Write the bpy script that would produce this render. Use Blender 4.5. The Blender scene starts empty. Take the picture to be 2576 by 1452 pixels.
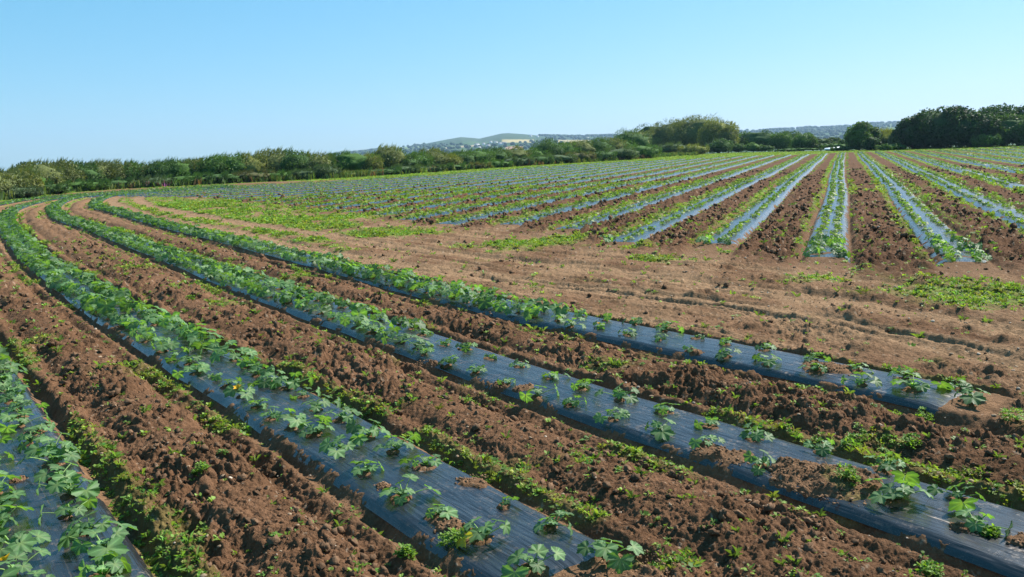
import bpy, math, random
import numpy as np
from mathutils import Matrix, Vector
PI=math.pi
C=bpy.context.scene.collection
scn=bpy.context.scene
rng=np.random.default_rng(7)
random.seed(7)
# ------------------------------------------------------------------ camera geometry
F=2003.; H=3.5; ROLL=math.atan(0.04)
PITCH=math.atan2((726-(428-.04*1288))*math.cos(ROLL),F)
cr,sr,cp,sp=math.cos(ROLL),math.sin(ROLL),math.cos(PITCH),math.sin(PITCH)
def ray(x,y):
    X=x-1288.;Y=726.-y
    Xr=X*cr+Y*sr; Yr=-X*sr+Y*cr
    return np.array([Xr,F*cp+Yr*sp,-F*sp+Yr*cp])
def gp(x,y,z=0.):
    d=ray(x,y); t=(z-H)/d[2]; return np.array([d[0]*t,d[1]*t])
def proj(x,y,z):
    Z=z-H; Yr=y*sp+Z*cp; f=y*cp-Z*sp
    f=np.where(f<.01,.01,f)
    Xr=x/f*F; Yr=Yr/f*F
    X=Xr*cr-Yr*sr; Y=Xr*sr+Yr*cr
    return 1288+X,726-Y
cam=bpy.data.cameras.new('camera'); cam.sensor_width=36; cam.lens=36*F/2576; cam.clip_end=20000; cam.clip_start=.1
co=bpy.data.objects.new('camera',cam); C.objects.link(co); scn.camera=co
M=Matrix(((cr,sr,0,0),(-sr*sp,cr*sp,-cp,0),(-sr*cp,cr*cp,sp,0),(0,0,0,1)))
co.matrix_world=Matrix.Translation((0,0,H))@M
# ------------------------------------------------------------------ noise
def hsh(ix,iy,s):
    h=(ix.astype(np.int64)*374761393+iy.astype(np.int64)*668265263+s*1442695041)&0xffffffff
    h=((h^(h>>13))*1274126177)&0xffffffff
    h=((h^(h>>16))*2246822519)&0xffffffff
    h^=h>>15
    return (h&0xffffff)/float(0x1000000)
def vn(x,y,s=0):
    ix=np.floor(x);iy=np.floor(y);fx=x-ix;fy=y-iy
    fx=fx*fx*(3-2*fx);fy=fy*fy*(3-2*fy)
    a=hsh(ix,iy,s);b=hsh(ix+1,iy,s);c=hsh(ix,iy+1,s);d=hsh(ix+1,iy+1,s)
    return a+(b-a)*fx+(c-a)*fy+(a-b-c+d)*fx*fy
def fbm(x,y,s=0,o=3):
    v=0;a=.5;t=0
    for i in range(o):
        v=v+a*vn(x,y,s+i*17);t+=a;a*=.5;x=x*2.03+3.1;y=y*2.03+1.7
    return v/t
def domes(x,y,cell,s,rmin=.35,rmax=.72,p=.8):
    """rounded lumps, random size per cell"""
    u=x/cell;v=y/cell;iu=np.floor(u);iv=np.floor(v);out=np.zeros_like(u)
    for i in (-1,0,1):
        for j in (-1,0,1):
            cx=iu+i;cy=iv+j
            px=cx+hsh(cx,cy,s);py=cy+hsh(cx,cy,s+5)
            r=rmin+(rmax-rmin)*hsh(cx,cy,s+9)**1.5
            st=.7+.6*hsh(cx,cy,s+11)
            k=1-((u-px)**2*st+(v-py)**2/st)/(r*r)
            k=np.sqrt(np.clip(k,0,1))*r*(hsh(cx,cy,s+13)<p)
            np.maximum(out,k,out=out)
    return out
def crag(x,y,s,o=3):
    v=0;a=.5;t=0
    for i in range(o):
        v=v+a*(1-np.abs(2*vn(x,y,s+i*7)-1));t+=a;a*=.55;x=x*2.1+5;y=y*2.1+2
    return v/t
def ss(a,b,x):
    t=np.clip((x-a)/(b-a),0,1);return t*t*(3-2*t)
# ------------------------------------------------------------------ beds
def resamp(P,st):
    s=np.r_[0,np.cumsum(np.linalg.norm(np.diff(P,axis=0),axis=1))];n=max(2,int(round(s[-1]/st))+1)
    t=np.linspace(0,s[-1],n);return np.stack([np.interp(t,s,P[:,0]),np.interp(t,s,P[:,1])],1)
def smooth(P,k):
    for _ in range(k):
        Q=P.copy();Q[1:-1]=(P[:-2]+2*P[1:-1]+P[2:])/4;P=Q
    return P
def tang(P):
    t=np.gradient(P,axis=0);return t/np.linalg.norm(t,axis=1)[:,None]
PB=[(-38,112),(-45.9,105.8),(-50.1,101.6),(-51.8,97.3),(-51.8,94.4),(-50.7,90),(-49.5,85.7),(-46.9,78.6),(-44.6,73.1),(-42,67.7),(-38.3,61.2),(-34.4,54.7),(-31.2,49.7),(-27,43.4),(-22.8,37.2),(-19.4,32.2),(-15.9,27.3),(-13.2,23.7),(-9.6,18.95),(-6.85,15.4),(-4.05,11.86),(-2.22,9.47),(.49,5.88)]
PC=[(-36,109),(-44.6,102.7),(-48.2,100),(-49.4,96.5),(-49.2,92.9),(-47.6,87),(-45.3,81.4),(-42.7,76),(-39.3,69.2),(-35.5,62.6),(-31.6,56.2),(-27.2,50),(-23.5,45.2),(-20.1,40.2),(-15.8,34),(-11.4,27.8),(-8.8,24.1),(-5.25,19.2),(-2.54,15.5),(.07,11.8),(2.85,8.2),(4.64,5.77),(6.2,3.9)]
PD=[(-34,106),(-42.3,100.9),(-45.6,97.8),(-45.8,94.8),(-45,90.3),(-42.9,84.6),(-40.5,79),(-37.9,73.5),(-34.3,66.9),(-30.6,62.1),(-26.5,55.7),(-21.4,48.1),(-17.2,41.8),(-12.8,35.6),(-8.5,29.3),(-5,24.4),(-2.5,20.6),(.2,16.9),(2.1,14.5),(4.1,12.2),(5.96,9.8)]
def prep(P): return resamp(smooth(resamp(np.array(P,float),.8),10),.5)
PB=prep(PB);PC=prep(PC);PD=prep(PD)
tb=tang(PB);PA=PB+3.25*np.stack([tb[:,1],-tb[:,0]],1)
PA=PA[:]  # outer neighbour of B
PA=resamp(smooth(resamp(PA,.8),30),.5)
PA=np.vstack([PA,PA[-1]+(PA[-1]-PA[-6])/2.5*3.0])
PA=resamp(PA,.5)
FB=[PA,PB,PC,PD]
U=ray(2125,343)[:2];U/=np.linalg.norm(U);N=np.array([U[1],-U[0]])
fp=[(-75,66),(-58.5,61.5),(-40,50.3),(-33.7,45.4),(-25.3,40),(-22,37),(-18,34.2),(-14.5,34),(-10.7,32),(-7.4,27.6),(-3.9,27.3),(-.4,24.3),(2.8,23.6),(6.4,26),(60,30)]
def front(p): return np.interp(p,[a for a,b in fp],[b for a,b in fp])
backpx=[(420,478),(650,466),(900,453),(1120,440),(1350,421),(1560,408),(1700,402),(1850,394),(2035,389),(2125,384),(2300,380),(2450,375),(2576,370),(2750,364)]
bw=np.array([gp(*q) for q in backpx]); bp=bw@N; ba=bw@U
# far end of each row as seen from the side: bearing -> distance table
bphi=np.arctan2(bw[:,0],bw[:,1]); brad=np.linalg.norm(bw,axis=1)
def backr(phi): return np.interp(phi,bphi,brad)
hedgepx=[(-700,560),(-300,530),(-60,509),(60,497),(150,485),(300,474),(450,467),(900,444),(1350,414),(1560,402),(1700,391),(1850,385),(2125,380),(2400,371),(2576,366),(2800,360),(3200,352)]
hw=np.array([gp(*q) for q in hedgepx]);hphi=np.arctan2(hw[:,0],hw[:,1]);hrad=np.linalg.norm(hw,axis=1)
def hedger(phi): return np.interp(phi,hphi,hrad)
MB=[]
for k in range(-12,30):
    c=-.4-3.5*k
    a0=front(c); a=np.arange(a0,230,.5)
    w=.10*np.sin(a/23.+k*1.7)+.05*np.sin(a/7.+k)-.10*np.sin(a0/23.+k*1.7)-.05*np.sin(a0/7.+k)
    P=a[:,None]*U+(c+w)[:,None]*N
    r=np.linalg.norm(P,axis=1);ph=np.arctan2(P[:,0],P[:,1])
    ok=(r<backr(ph))&(P[:,1]>0)
    if ok.sum()<6: continue
    last=np.argmax(~ok) if (~ok).any() else len(ok)
    if not ok[0]: 
        continue
    P=P[:last]
    if len(P)<8: continue
    MB.append((k,P))
print('main beds',[(k,len(P)) for k,P in MB])
def nearest(x,y,P,rmax):
    """distance, sign, arclength to polyline (coarse) for points with prefilter"""
    D=np.full(x.shape,99.);S=np.zeros(x.shape);L=np.zeros(x.shape)
    Q=P[::3] if len(P)>20 else P
    if len(Q)>1 and not np.allclose(Q[-1],P[-1]): Q=np.vstack([Q,P[-1]])
    acc=0
    for a,b in zip(Q[:-1],Q[1:]):
        ln=np.linalg.norm(b-a);t=(b-a)/ln
        m=np.nonzero((x>min(a[0],b[0])-rmax)&(x<max(a[0],b[0])+rmax)&(y>min(a[1],b[1])-rmax)&(y<max(a[1],b[1])+rmax))[0]
        if len(m):
            dx=x[m]-a[0];dy=y[m]-a[1];u=np.clip(dx*t[0]+dy*t[1],0,ln)
            ex=dx-u*t[0];ey=dy-u*t[1];d=np.hypot(ex,ey)
            better=d<D[m];mm=m[better]
            D[mm]=d[better];S[mm]=np.sign(t[0]*dy-t[1]*dx)[better];L[mm]=acc+u[better]
        acc+=ln
    return D,S,L
def fb_info(x,y):
    D=np.full(x.shape,99.);S=np.zeros(x.shape);L=np.zeros(x.shape);I=np.zeros(x.shape,int)
    outD=np.zeros(x.shape) # signed distance from bed D  (+ = left of heading = field side)
    for i,P in enumerate(FB):
        d,s,l=nearest(x,y,P,4.5)
        b=d<D;D[b]=d[b];S[b]=s[b];L[b]=l[b];I[b]=i
    return D,S,L,I
PDx=np.vstack([PD,PD[-1]+(PD[-1]-PD[-8])*3.5,PD[-1]+(PD[-1]-PD[-8])*8]) # boundary extended past the bed end
Dpoly=np.vstack([PDx[:-1:4],PDx[-1:],[(80,-60),(-400,-60),(-400,300),(-20,118)]])
def inpoly(x,y,P):
    c=np.zeros(x.shape,bool)
    j=len(P)-1
    for i in range(len(P)):
        if P[i,1]!=P[j,1]:
            c^=((P[i,1]>y)!=(P[j,1]>y))&(x<(P[j,0]-P[i,0])*(y-P[i,1])/(P[j,1]-P[i,1])+P[i,0])
        j=i
    return c
MBc={k:P for k,P in MB}
def mb_info(x,y):
    """closest straight bed"""
    a=x*U[0]+y*U[1];p=x*N[0]+y*N[1]
    k=np.round((-.4-p)/3.5)
    out=np.full(x.shape,99.);sg=np.zeros(x.shape);fr=np.zeros(x.shape);en=np.zeros(x.shape)
    for kk,P in MB:
        m=np.nonzero(np.abs(k-kk)<=1)[0]
        if not len(m): continue
        a0=P[0]@U;a1=P[-1]@U;c=-.4-3.5*kk;am=a[m]
        w=.10*np.sin(am/23.+kk*1.7)+.05*np.sin(am/7.+kk)-.10*np.sin(a0/23.+kk*1.7)-.05*np.sin(a0/7.+kk)
        d=p[m]-c-w
        better=np.abs(d)<np.abs(out[m]);mm=m[better]
        out[mm]=d[better];fr[mm]=(am-a0)[better];en[mm]=(a1-am)[better]
    return out,fr,en
# soil patches lying over the film: pixel, radius
patch=[(gp(x,y,.12),r,q) for x,y,r,q in [(1190,1203,.17,.6),(2062,1190,.42,1),(2120,1215,.35,1),(1985,1180,.22,1),(2055,918,.30,1),(2110,925,.28,1),(1130,1312,.14,.8),(1165,1322,.12,.8),(2570,1352,.13,.7),(1850,1140,.2,.8),(1790,1125,.2,.8),(2420,1322,.1,.5),(1320,968,.16,.6),(1250,962,.12,.6),(1075,908,.18,.8),(308,819,.2,.9),(1640,1410,.2,1),(1560,1450,.3,1),(2440,1110+60,.1,.4),(1750,879,.12,.8),(45,1200,.1,.5),(960,1215,.08,.5),(740,1065,.08,.5)]]
tracks=[[(330,488),(290,498),(281,507),(307,520),(373,545),(439,558),(565,577),(700,610),(850,640),(1000,665),(1200,690),(1400,715),(1700,750),(2000,790),(2300,850),(2576,910),(2900,980)],
        [(400,484),(355,494),(349,504),(373,518),(460,536),(548,552),(650,568),(800,588),(950,612),(1100,632),(1300,655),(1600,690),(1900,730),(2200,770),(2576,835),(2900,890)]]
TR=[resamp(smooth(resamp(np.array([gp(*q) for q in t]),.7),4),1.) for t in tracks]
greens=[(gp(x,y),rx,ry,q) for x,y,rx,ry,q in [(1330,612,2.2,1.6,1),(1420,600,1.6,1.2,.9),(1640,650,.9,.9,1),(1710,652,.9,.7,.8),(2460,735,2.2,.9,1),(2550,760,1.6,.8,1),(2380,715,1.3,.7,.8),(2070,700,1.0,.7,.8),(980,590,2.6,1.1,1),(830,548,5,1.6,.9),(800,603,1.6,.9,1),(700,575,3,1.2,.8),(600,555,4,1.3,.75),(550,520,6,2.,.7),(1600,625,.8,.6,.8),(700,560,2,1,1),(460,510,5,3,.8),(350,500,3,3,.6),(430,470,14,6,.7),(1200,618,1.5,1,.7),(1540,765,.8,.4,.6),(1630,760,.8,.4,.5),(340,1260,.28,.35,1.),(440,1380,.35,.5,1.),(400,1330,.3,.4,.9),(620,1070,.3,.25,.9),(480,960,.5,.3,.7),(520,1010,.4,.3,.8),(570,1050,.3,.3,.8),(2150,1125,.35,.25,.9),(2330,1205,.35,.3,.9),(2450,1200,.4,.25,.9),(2520,1250,.4,.3,.9),(1900,1070,.5,.2,.8),(2400,1330,.3,.2,.6),(1130,1385,.22,.22,1),(1040,1330,.15,.2,.9),(1210,1420,.2,.2,.8),(560,770,.9,.5,.8),(760,700,.8,.5,.9),(330,680,1.3,.6,.8),(260,640,1.5,.8,.6),(190,770,.8,.5,.8),(300,840,.5,.4,.6),(20,1070+20,.2,.2,.3),(60,870,.8,.5,.8),(40,760,1,.6,.6),(1540,930,.8,.3,.7),(1740,915,.6,.2,.6),(1500,925,.5,.3,.6),(2110,1240,.15,.2,.9),(2190,1290,.25,.2,.8),(1400,850,.8,.35,.7),(1250,840,.5,.3,.5),(2160,480,2,4,.6),(2300,560,1.2,1.5,.8),(2330,500,2,3,.7),(2250,470,2,5,.7),(2200,430,2,8,.6),(1900,640,.8,.8,.6),(1650,560,1,1,.8),(1850,560,1.,1.2,.5),(1960,500,1,2.5,.5),(1640,1440,.2,.15,1),(1720,1420,.25,.15,1),(650,1440,.2,.2,.5)]]
def filmz(d):
    d=np.abs(d);return .105-.022*(d/.5)**2-.13*ss(.50,.70,d)
def weed_mask(x,y,info=None):
    D,S,L,I,md,fr,en,fg,ph,r=info
    n1=fbm(x*1.3,y*1.3,3);n2=fbm(x*.35,y*.35,9);n3=fbm(x*4.,y*4.,31,2)
    fgz=fg
    edge=np.exp(-((D-.86)/.22)**2)
    w=fgz*(edge*(.30+.22*(S>0))*(.05+1.2*ss(.45,.6,n2))+.12+.30*ss(.56,.7,fbm(x*.7,y*.7,84,2)))
    a=x*U[0]+y*U[1];p=x*N[0]+y*N[1]
    inm=(1-fg)*ss(-.6,.6,a-front(p))
    am=np.abs(md)
    leftg=ss(2,-30,p)
    e2=np.exp(-((am-.95)/.28)**2)
    w=w+inm*(e2*(.34+.22*(md<0)+.08*leftg+.10*ss(30,100,r))+.10+.07*leftg+.14*ss(0,8,p)+.06*ss(50,130,r))
    hd=(1-fg)*(1-ss(-.6,.6,a-front(p)))
    w=w+hd*(.16+.38*ss(0,-12,x)+.28*ss(.5,.68,fbm(x*.5,y*.5,83,2)))
    for c,rx,ry,q in greens:
        m=np.nonzero((np.abs(x-c[0])<rx*2.2)&(np.abs(y-c[1])<ry*3))[0]
        if len(m):
            g=np.exp(-(((x[m]-c[0])/rx)**2+((y[m]-c[1])/ry)**2)); w[m]=np.maximum(w[m],w[m]*(1-g)+g*q*1.02)
    # verge beyond the rows
    v=np.where(fg>.5,0,ss(0,3,r-backr(ph)))
    v2=ss(13,3,hedger(ph)-r)*(r>60)*ss(-.1,-.3,ph)+ss(5,0,hedger(ph)-r)*(r>60)
    w=np.maximum(w,np.maximum(v,v2)*.95)
    w=w*(1-.85*trackmask(x,y))
    return np.clip(ss(.62,.92,w+.75*(n1-.3)*.9+.25*(n3-.5)),0,1),w
def trackmask(x,y):
    t=np.zeros(x.shape)
    for T in TR:
        d,s,l=nearest(x,y,T,2.5)
        t=np.maximum(t,np.exp(-(d/.55)**4))
    return t
def info(x,y):
    D,S,L,I=fb_info(x,y)
    md,fr,en=mb_info(x,y)
    r=np.hypot(x,y);ph=np.arctan2(x,y)
    fg=inpoly(x,y,Dpoly).astype(float)
    fg=np.maximum(fg,ss(1.,.7,D))
    return D,S,L,I,md,fr,en,fg,ph,r
def inblock(fr,en,md): return (fr>0)&(en>0)
plants_pts=np.zeros((0,2))
def ground(x,y,col=True):
    inf=info(x,y);D,S,L,I,md,fr,en,fg,ph,r=inf
    a=x*U[0]+y*U[1];p=x*N[0]+y*N[1]
    near=ss(70,35,r)
    onF=(D<.68)
    block=(fg<.5)&(fr>-.05)&(en>0)
    onM=block&(np.abs(md)<.68)
    # base
    big=.05*(fbm(x*.25,y*.25,40)-.5)
    tm=trackmask(x,y)
    d8,s8,l8=nearest(x,y,TR[0],12.)
    stk=np.where(d8<11,fbm(s8*d8*2.6,l8*.10,170,3),.5);st2=np.where(d8<11,fbm(s8*d8*7.,l8*.25,171,2),.5)
    inm=(1-fg)*ss(-1.-2.2*ss(-14,-4,p),.5-.9*ss(-14,-4,p),a-front(p)+1.2*(fbm(x*.8,y*.8,85,2)-.5))*(r<hedger(ph))
    # roughness of tilled soil
    dd=np.where(fg>.5,D,np.abs(md))
    pend=np.zeros(x.shape)
    for Pe in FB:
        te=Pe[-1]-Pe[-4];te/=np.linalg.norm(te);q_=(x-Pe[-1][0])*te[0]+(y-Pe[-1][1])*te[1];nb=np.hypot(x-Pe[-1][0],y-Pe[-1][1])<1.2
        pend=np.where(nb,ss(-.05,.4,q_),pend)
    rough=np.where(fg>.5,np.maximum(ss(.66,.95,D),pend*.8),np.where(inm>.02,ss(.66,1.,np.abs(md))*inm,0))
    flat=(1-fg)*(1-inm)
    nzh=fbm(x*.9,y*.9,81,3);rough=np.maximum(rough,flat*(1-tm)*(.22+.55*ss(.45,.7,nzh))*(.35+.65*ss(-4,4,x-y*.15)))
    # warp
    wx=x+.06*(vn(x*9,y*9,1)-.5)+.25*(vn(x*1.7,y*1.7,2)-.5);wy=y+.06*(vn(x*9,y*9,3)-.5)+.25*(vn(x*1.7,y*1.7,4)-.5)
    h=np.zeros(x.shape)
    m=np.nonzero(r<75)[0]
    xm,ym=wx[m],wy[m]
    loc=.35+1.1*ss(.3,.7,fbm(xm*.9,ym*.9,77,2))
    c=.17*domes(xm,ym,.34,11,.25,.8,.4)*.34+.36*domes(xm,ym,.17,12,.3,.8,.6)*.17+.42*domes(xm+.05,ym,.085,13,.3,.75,.8)*.085+.052*(crag(xm*5.,ym*5.,140,3)-.5)+.03*(crag(xm*13,ym*13,150,2)-.5)
    c=c*loc
    c+=.05*(fbm(xm*2.2,ym*2.2,14,3)-.5)
    nr=np.nonzero(r[m]<28)[0]
    c[nr]+=.35*domes(xm[nr],ym[nr]+.02,.042,15,.3,.8,.8)*.042+.022*(crag(x[m][nr]*26,y[m][nr]*26,16,2)-.5)
    h[m]=rough[m]*(c*1.3+np.where(fg[m]>.5,.045,.03))
    hf=np.zeros(x.shape);hf[m]=.30*domes(xm,ym,.12,21,.2,.6,.5)*.12+.035*(fbm(xm*2.5,ym*2.5,22)-.5)+.022*(crag(xm*9,ym*9,23,3)-.5)
    h+=inm*rough*(.75*domes(wx,wy,.25,31,.3,.8,.6)*.25*ss(140,40,r)+.07*(crag(x*2.8,y*2.8,33,3)-.5)+.035*np.cos(md*6.2)+.05*(fbm(x*1.6,y*1.6,32,3)-.5))
    h+=np.where(rough>0,(1-rough),1)*np.where(flat>.5,1.5,.3)*hf*1.2
    h+=flat*(-.06*ss(.54,.72,stk)+.05*(st2-.5))*ss(60,30,r);h+=-.045*tm*(1-fg)
    for T_ in TR:
        dT,sT,lT=nearest(x,y,T_,2.5)
        for o_ in (-.42,.0,.38): h+=-(1-fg)*.038*np.exp(-((dT*sT-o_+.08*np.sin(lT*.5))/.075)**2)*ss(.35,.6,vn(lT*.45,np.full(x.shape,o_*9),87))*ss(45,25,r)+.02*flat*(fbm(x*1.2,y*1.2,24)-.5)
    # furrows beside beds
    fn=.4+1.2*vn(L*.35,S*7+I*3.,50)
    h+=-np.where(fg>.5,1,0)*.085*fn*np.exp(-((D-1.05-.05*S)/.17)**2)*(1+.5*(S<0))
    h+=-inm*.06*np.exp(-((np.abs(md)-1.05)/.2)**2)*(fr>0)
    # wheel ruts either side of mid path
    h+=np.where(fg>.5,1,0)*.03*np.cos((D-1.6)*6.)*ss(.9,1.1,D)
    # big clod ditch at lower right between C and D
    for c0,rx,ry,hh in ditches:
        h-=hh*np.exp(-(((x-c0[0])*.8+(y-c0[1])*.6)/rx)**4-(((x-c0[0])*-.6+(y-c0[1])*.8)/ry)**4)
    # beds
    fz=filmz(D)-.034;mz=filmz(md)-.034
    lip=.5*(fbm(x*2.2,y*2.2,60,4)-.43)+.05*(fbm(x*11,y*11,61,2)-.5)
    lw=ss(.44,.62,dd)
    bF=(D<.9);
    kF=ss(.84,.68,D)
    for Pe in FB:
        te=Pe[-1]-Pe[-4];te/=np.linalg.norm(te);q_=(x-Pe[-1][0])*te[0]+(y-Pe[-1][1])*te[1];nb=np.hypot(x-Pe[-1][0],y-Pe[-1][1])<1.2
        kF=np.where(nb,kF*ss(.45,-.05,q_+.25*(fbm(x*3,y*3,62,2)-.5)),kF)
    rough=np.maximum(rough,0)
    h=np.where(bF,h*(1-kF)+fz*kF,h)
    endk=ss(-.5,.15,fr)*ss(-.3,.2,en)
    kM=ss(.84,.68,np.abs(md))*endk*(fg<.5)
    h=h*(1-kM)+(mz)*kM
    cover=np.where(dd<.8,lw*lip*np.where(fg>.5,.24,.30),0)*np.where(fg>.5,kF,kM)
    h+=cover+np.where((cover>.004)&(r<32),.03*(crag(x*13,y*13,63,3)-.5),0)
    # soil patches on the film
    for c0,rr,q in patch:
        mm=np.nonzero(np.hypot(x-c0[0],y-c0[1])<rr*2.2)[0]
        if len(mm):
            ang=fbm(x[mm]*6,y[mm]*6,90,3)
            dq=np.hypot(x[mm]-c0[0],y[mm]-c0[1])/rr+1.1*(ang-.5)
            h[mm]+=(.030+.012*q+.035*(crag(x[mm]*11,y[mm]*11,91,3)-.45))*ss(1.25,.6,dq)
    # soil lines across the straight beds near their ends
    cl=np.exp(-((fr-1.15-.3*np.sin(md*2+p))/.1)**2)*(np.abs(md)<.7)*(fg<.5)*(p>-6)
    h+=.05*cl
    # mounds at each plant
    if len(mounds):
        mr=np.nonzero((r<24)&(dd<.6))[0]
        xx=x[mr];yy=y[mr];acc=np.zeros(len(mr))
        for q in mounds:
            k=np.nonzero((np.abs(xx-q[0])<.24)&(np.abs(yy-q[1])<.24))[0]
            if len(k):
                dq=np.hypot(xx[k]-q[0]+.03,yy[k]-q[1]+.02)/q[2]+.9*(fbm(xx[k]*12,yy[k]*12,93,2)-.5)
                acc[k]=np.maximum(acc[k],(.036+.025*(crag(xx[k]*16,yy[k]*16,94,2)-.4))*ss(1.3,.4,dq))
        h[mr]+=acc
    h+=big*(1-np.where(fg>.5,kF,kM))*.6
    # beyond the field the land drops away
    beyond=r-hedger(ph)
    h=h-28*ss(8,260,beyond)-.0*beyond
    if not col: return h,inf
    W,wr=weed_mask(x,y,inf)
    n=fbm(x*2.5,y*2.5,70,4);n2=fbm(x*.4,y*.4,71,3);sp_=vn(x*38,y*38,72)
    dark=np.array([.098,.052,.028]);lite=np.array([.185,.101,.058]);pale=np.array([.232,.145,.084])
    t=np.clip(.45+.9*(n-.5)+.7*(n2-.5),0,1)[:,None]
    colr=dark*(1-t)+lite*t
    mo=(inm*(.9-.5*ss(8,50,-p)))[:,None];colr=colr*(1-mo)+mo*(np.array([.070,.036,.021])*(1-t)+np.array([.135,.072,.040])*t)
    dry=np.clip(flat*(.30+.5*(n2-.4)+1.3*(stk-.48)+.5*(st2-.5))+.35*ss(.95,.6,dd)*(rough<1)+.8*tm*(1-fg),0,1)
    dry=np.clip(dry+.3*ss(0,-25,x)*fg*ss(20,60,r),0,1)[:,None]
    colr=colr*(1-dry)+pale*dry*(.8+.4*n[:,None])
    colr*=(.9+.2*sp_[:,None])
    stone=((vn(x*23,y*23,73)>.93)&(r<60))[:,None]*.35
    colr=colr*(1-stone)+np.array([.5,.40,.30])*stone
    gcol=np.array([.11,.175,.028])*(.7+.7*fbm(x*3,y*3,74,3)[:,None]);gc2=np.array([.17,.24,.03])
    gk=ss(.4,.7,fbm(x*.2,y*.2,75))[:,None]
    gcol=gcol*(1-.4*gk)+gc2*.4*gk
    gw=(W*np.clip(.22+.72*ss(12,60,r)+.35*(1-fg)*ss(.7,.9,wr),0,1))[:,None]
    colr=colr*(1-gw)+gcol*gw
    out=(beyond>-1)[:,None]
    colr=np.where(out,np.array([.06,.10,.025])*(.8+.4*n[:,None]),colr)
    return h,inf,colr,W
ditches=[(gp(690,668),.2,4.5,.12),(gp(560,622),.15,3.,.08),(gp(2430,1075),.22,1.0,.16),(gp(2250,990),.10,1.2,.06),(gp(1850,1210),.10,1.3,.05),(gp(2080,1240),.12,1.2,.09),(gp(480,1325),.16,.22,.10),(gp(620,1400),.10,.22,.09),(gp(660,905),.2,.35,.06),(gp(840,960),.15,.3,.06),(gp(1430,660),.05,.0001,.0),(gp(1200,667),.13,1.6,.07),(gp(1470,705),.1,1.3,.05)]
# ------------------------------------------------------------------ plants layout
spots=[] # x,y,rotz,scale,bed,row,order,sparse
def bed_plants(P,bi,near_first,sp0,row_off,holes=()):
    L=P[::-1] if near_first else P
    s=np.r_[0,np.cumsum(np.linalg.norm(np.diff(L,axis=0),axis=1))];T=tang(L)
    for ri,ro in enumerate(row_off):
        pos=.25+.35*random.random()+(.0 if ri==0 else .33);n=0
        while pos<s[-1]-.1:
            x=np.interp(pos,s,L[:,0]);y=np.interp(pos,s,L[:,1]);tx=np.interp(pos,s,T[:,0]);ty=np.interp(pos,s,T[:,1])
            nx,ny=ty,-tx
            j=random.gauss(0,.035)
            spots.append([x+nx*(ro+j),y+ny*(ro+j),bi,ri,n,pos]);n+=1
            dist=math.hypot(x,y)
            pos+=sp0*(1+random.gauss(0,.08))
# measured plants near the camera (pixel of the base)
meas={1:([(1344,1421),(1216,1348),(1104,1291),(1014,1246),(924,1183),(859,1131),(795,1086)],[(1529,1396),(1394,1316),(1276,1263),(1071,1166),(996,1128),(929,1093),(863,1050)]),
 2:([(2457,1316),(2257,1251),(2082,1191),(1917,1161),(1782,1113),(1659,1081),(1549,1046),(1441,1013),(1354,991),(1279,961),(1199,931),(1131,911),(1071,886)],[(2417,1246),(2232,1171),(2067,1126),(1902,1096),(1787,1066),(1674,1031),(1564,998),(1471,973),(1389,948),(1311,918),(1236,898),(1174,873),(1121,863),(1064,838)]),
 3:([(2442,1001),(2299,976),(2172,961),(2052,931),(1932,911),(1829,891),(1737,876),(1659,851),(1584,838),(1509,821),(1439,816)],[(2417,971),(2277,946),(2157,926),(2044,903),(1924,876),(1829,861),(1755,846),(1674,826),(1599,811),(1526,801),(1462,790)])}
def bed_extra(bi,ri,start,P,sp0,ro):
    L=P[::-1];s=np.r_[0,np.cumsum(np.linalg.norm(np.diff(L,axis=0),axis=1))];T=tang(L)
    pos=start;n=0;out=[]
    while pos<s[-1]:
        x=np.interp(pos,s,L[:,0]);y=np.interp(pos,s,L[:,1]);tx=np.interp(pos,s,T[:,0]);ty=np.interp(pos,s,T[:,1])
        nx,ny=-ty,tx
        j=random.gauss(0,.05)
        out.append((x+nx*(ro+j),y+ny*(ro+j)));pos+=sp0*(1+random.gauss(0,.09))
    return out
rows=[]
for bi in (0,1,2,3):
    P=FB[bi]
    for ri in (0,1):
        ro=(.30 if ri==0 else -.30)
        if bi==0:
            pts=bed_extra(0,ri,.3+.3*ri,P,.50,ro*1.05)
        else:
            m=[tuple(gp(x,y,.12)) for x,y in meas[bi][ri]]
            L=P[::-1];s=np.r_[0,np.cumsum(np.linalg.norm(np.diff(L,axis=0),axis=1))]
            i=np.linalg.norm(L-np.array(m[-1]),axis=1).argmin()
            pts=m+bed_extra(bi,ri,s[i]+.66,P,.62,ro)
        rows.append((bi,ri,pts))
foreg=[]
for bi,ri,pts in rows:
    for n,(x,y) in enumerate(pts): foreg.append((x,y,bi,ri,n))
mainp=[]
for k,P in MB:
    for ri,ro in ((0,-.46),(1,.14)) if k>0 else (((0,-.27),(1,.27)) if k==0 else ((0,-.30),(1,.36))):
        a=np.arange(.3+.3*random.random(),len(P)*.5-.6,.55)
        a=a+np.array([random.gauss(0,.06) for _ in a])
        for q in a:
            i=min(int(q*2),len(P)-1);b=P[i]+U*(q-i*.5)+N*(ro+random.gauss(0,.05))
            mainp.append((b[0],b[1],100+k,ri,0))
allp=np.array(foreg+mainp)
px,py=proj(allp[:,0],allp[:,1],.2*np.ones(len(allp)))
infr=(px>-60)&(px<2636)&(py<1500)&(allp[:,1]>1)
dist=np.hypot(allp[:,0],allp[:,1])
mounds=[(q[0],q[1],.07+.07*random.random()) for q,d,f in zip(allp,dist,infr) if d<23 and q[2]<4]
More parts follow.
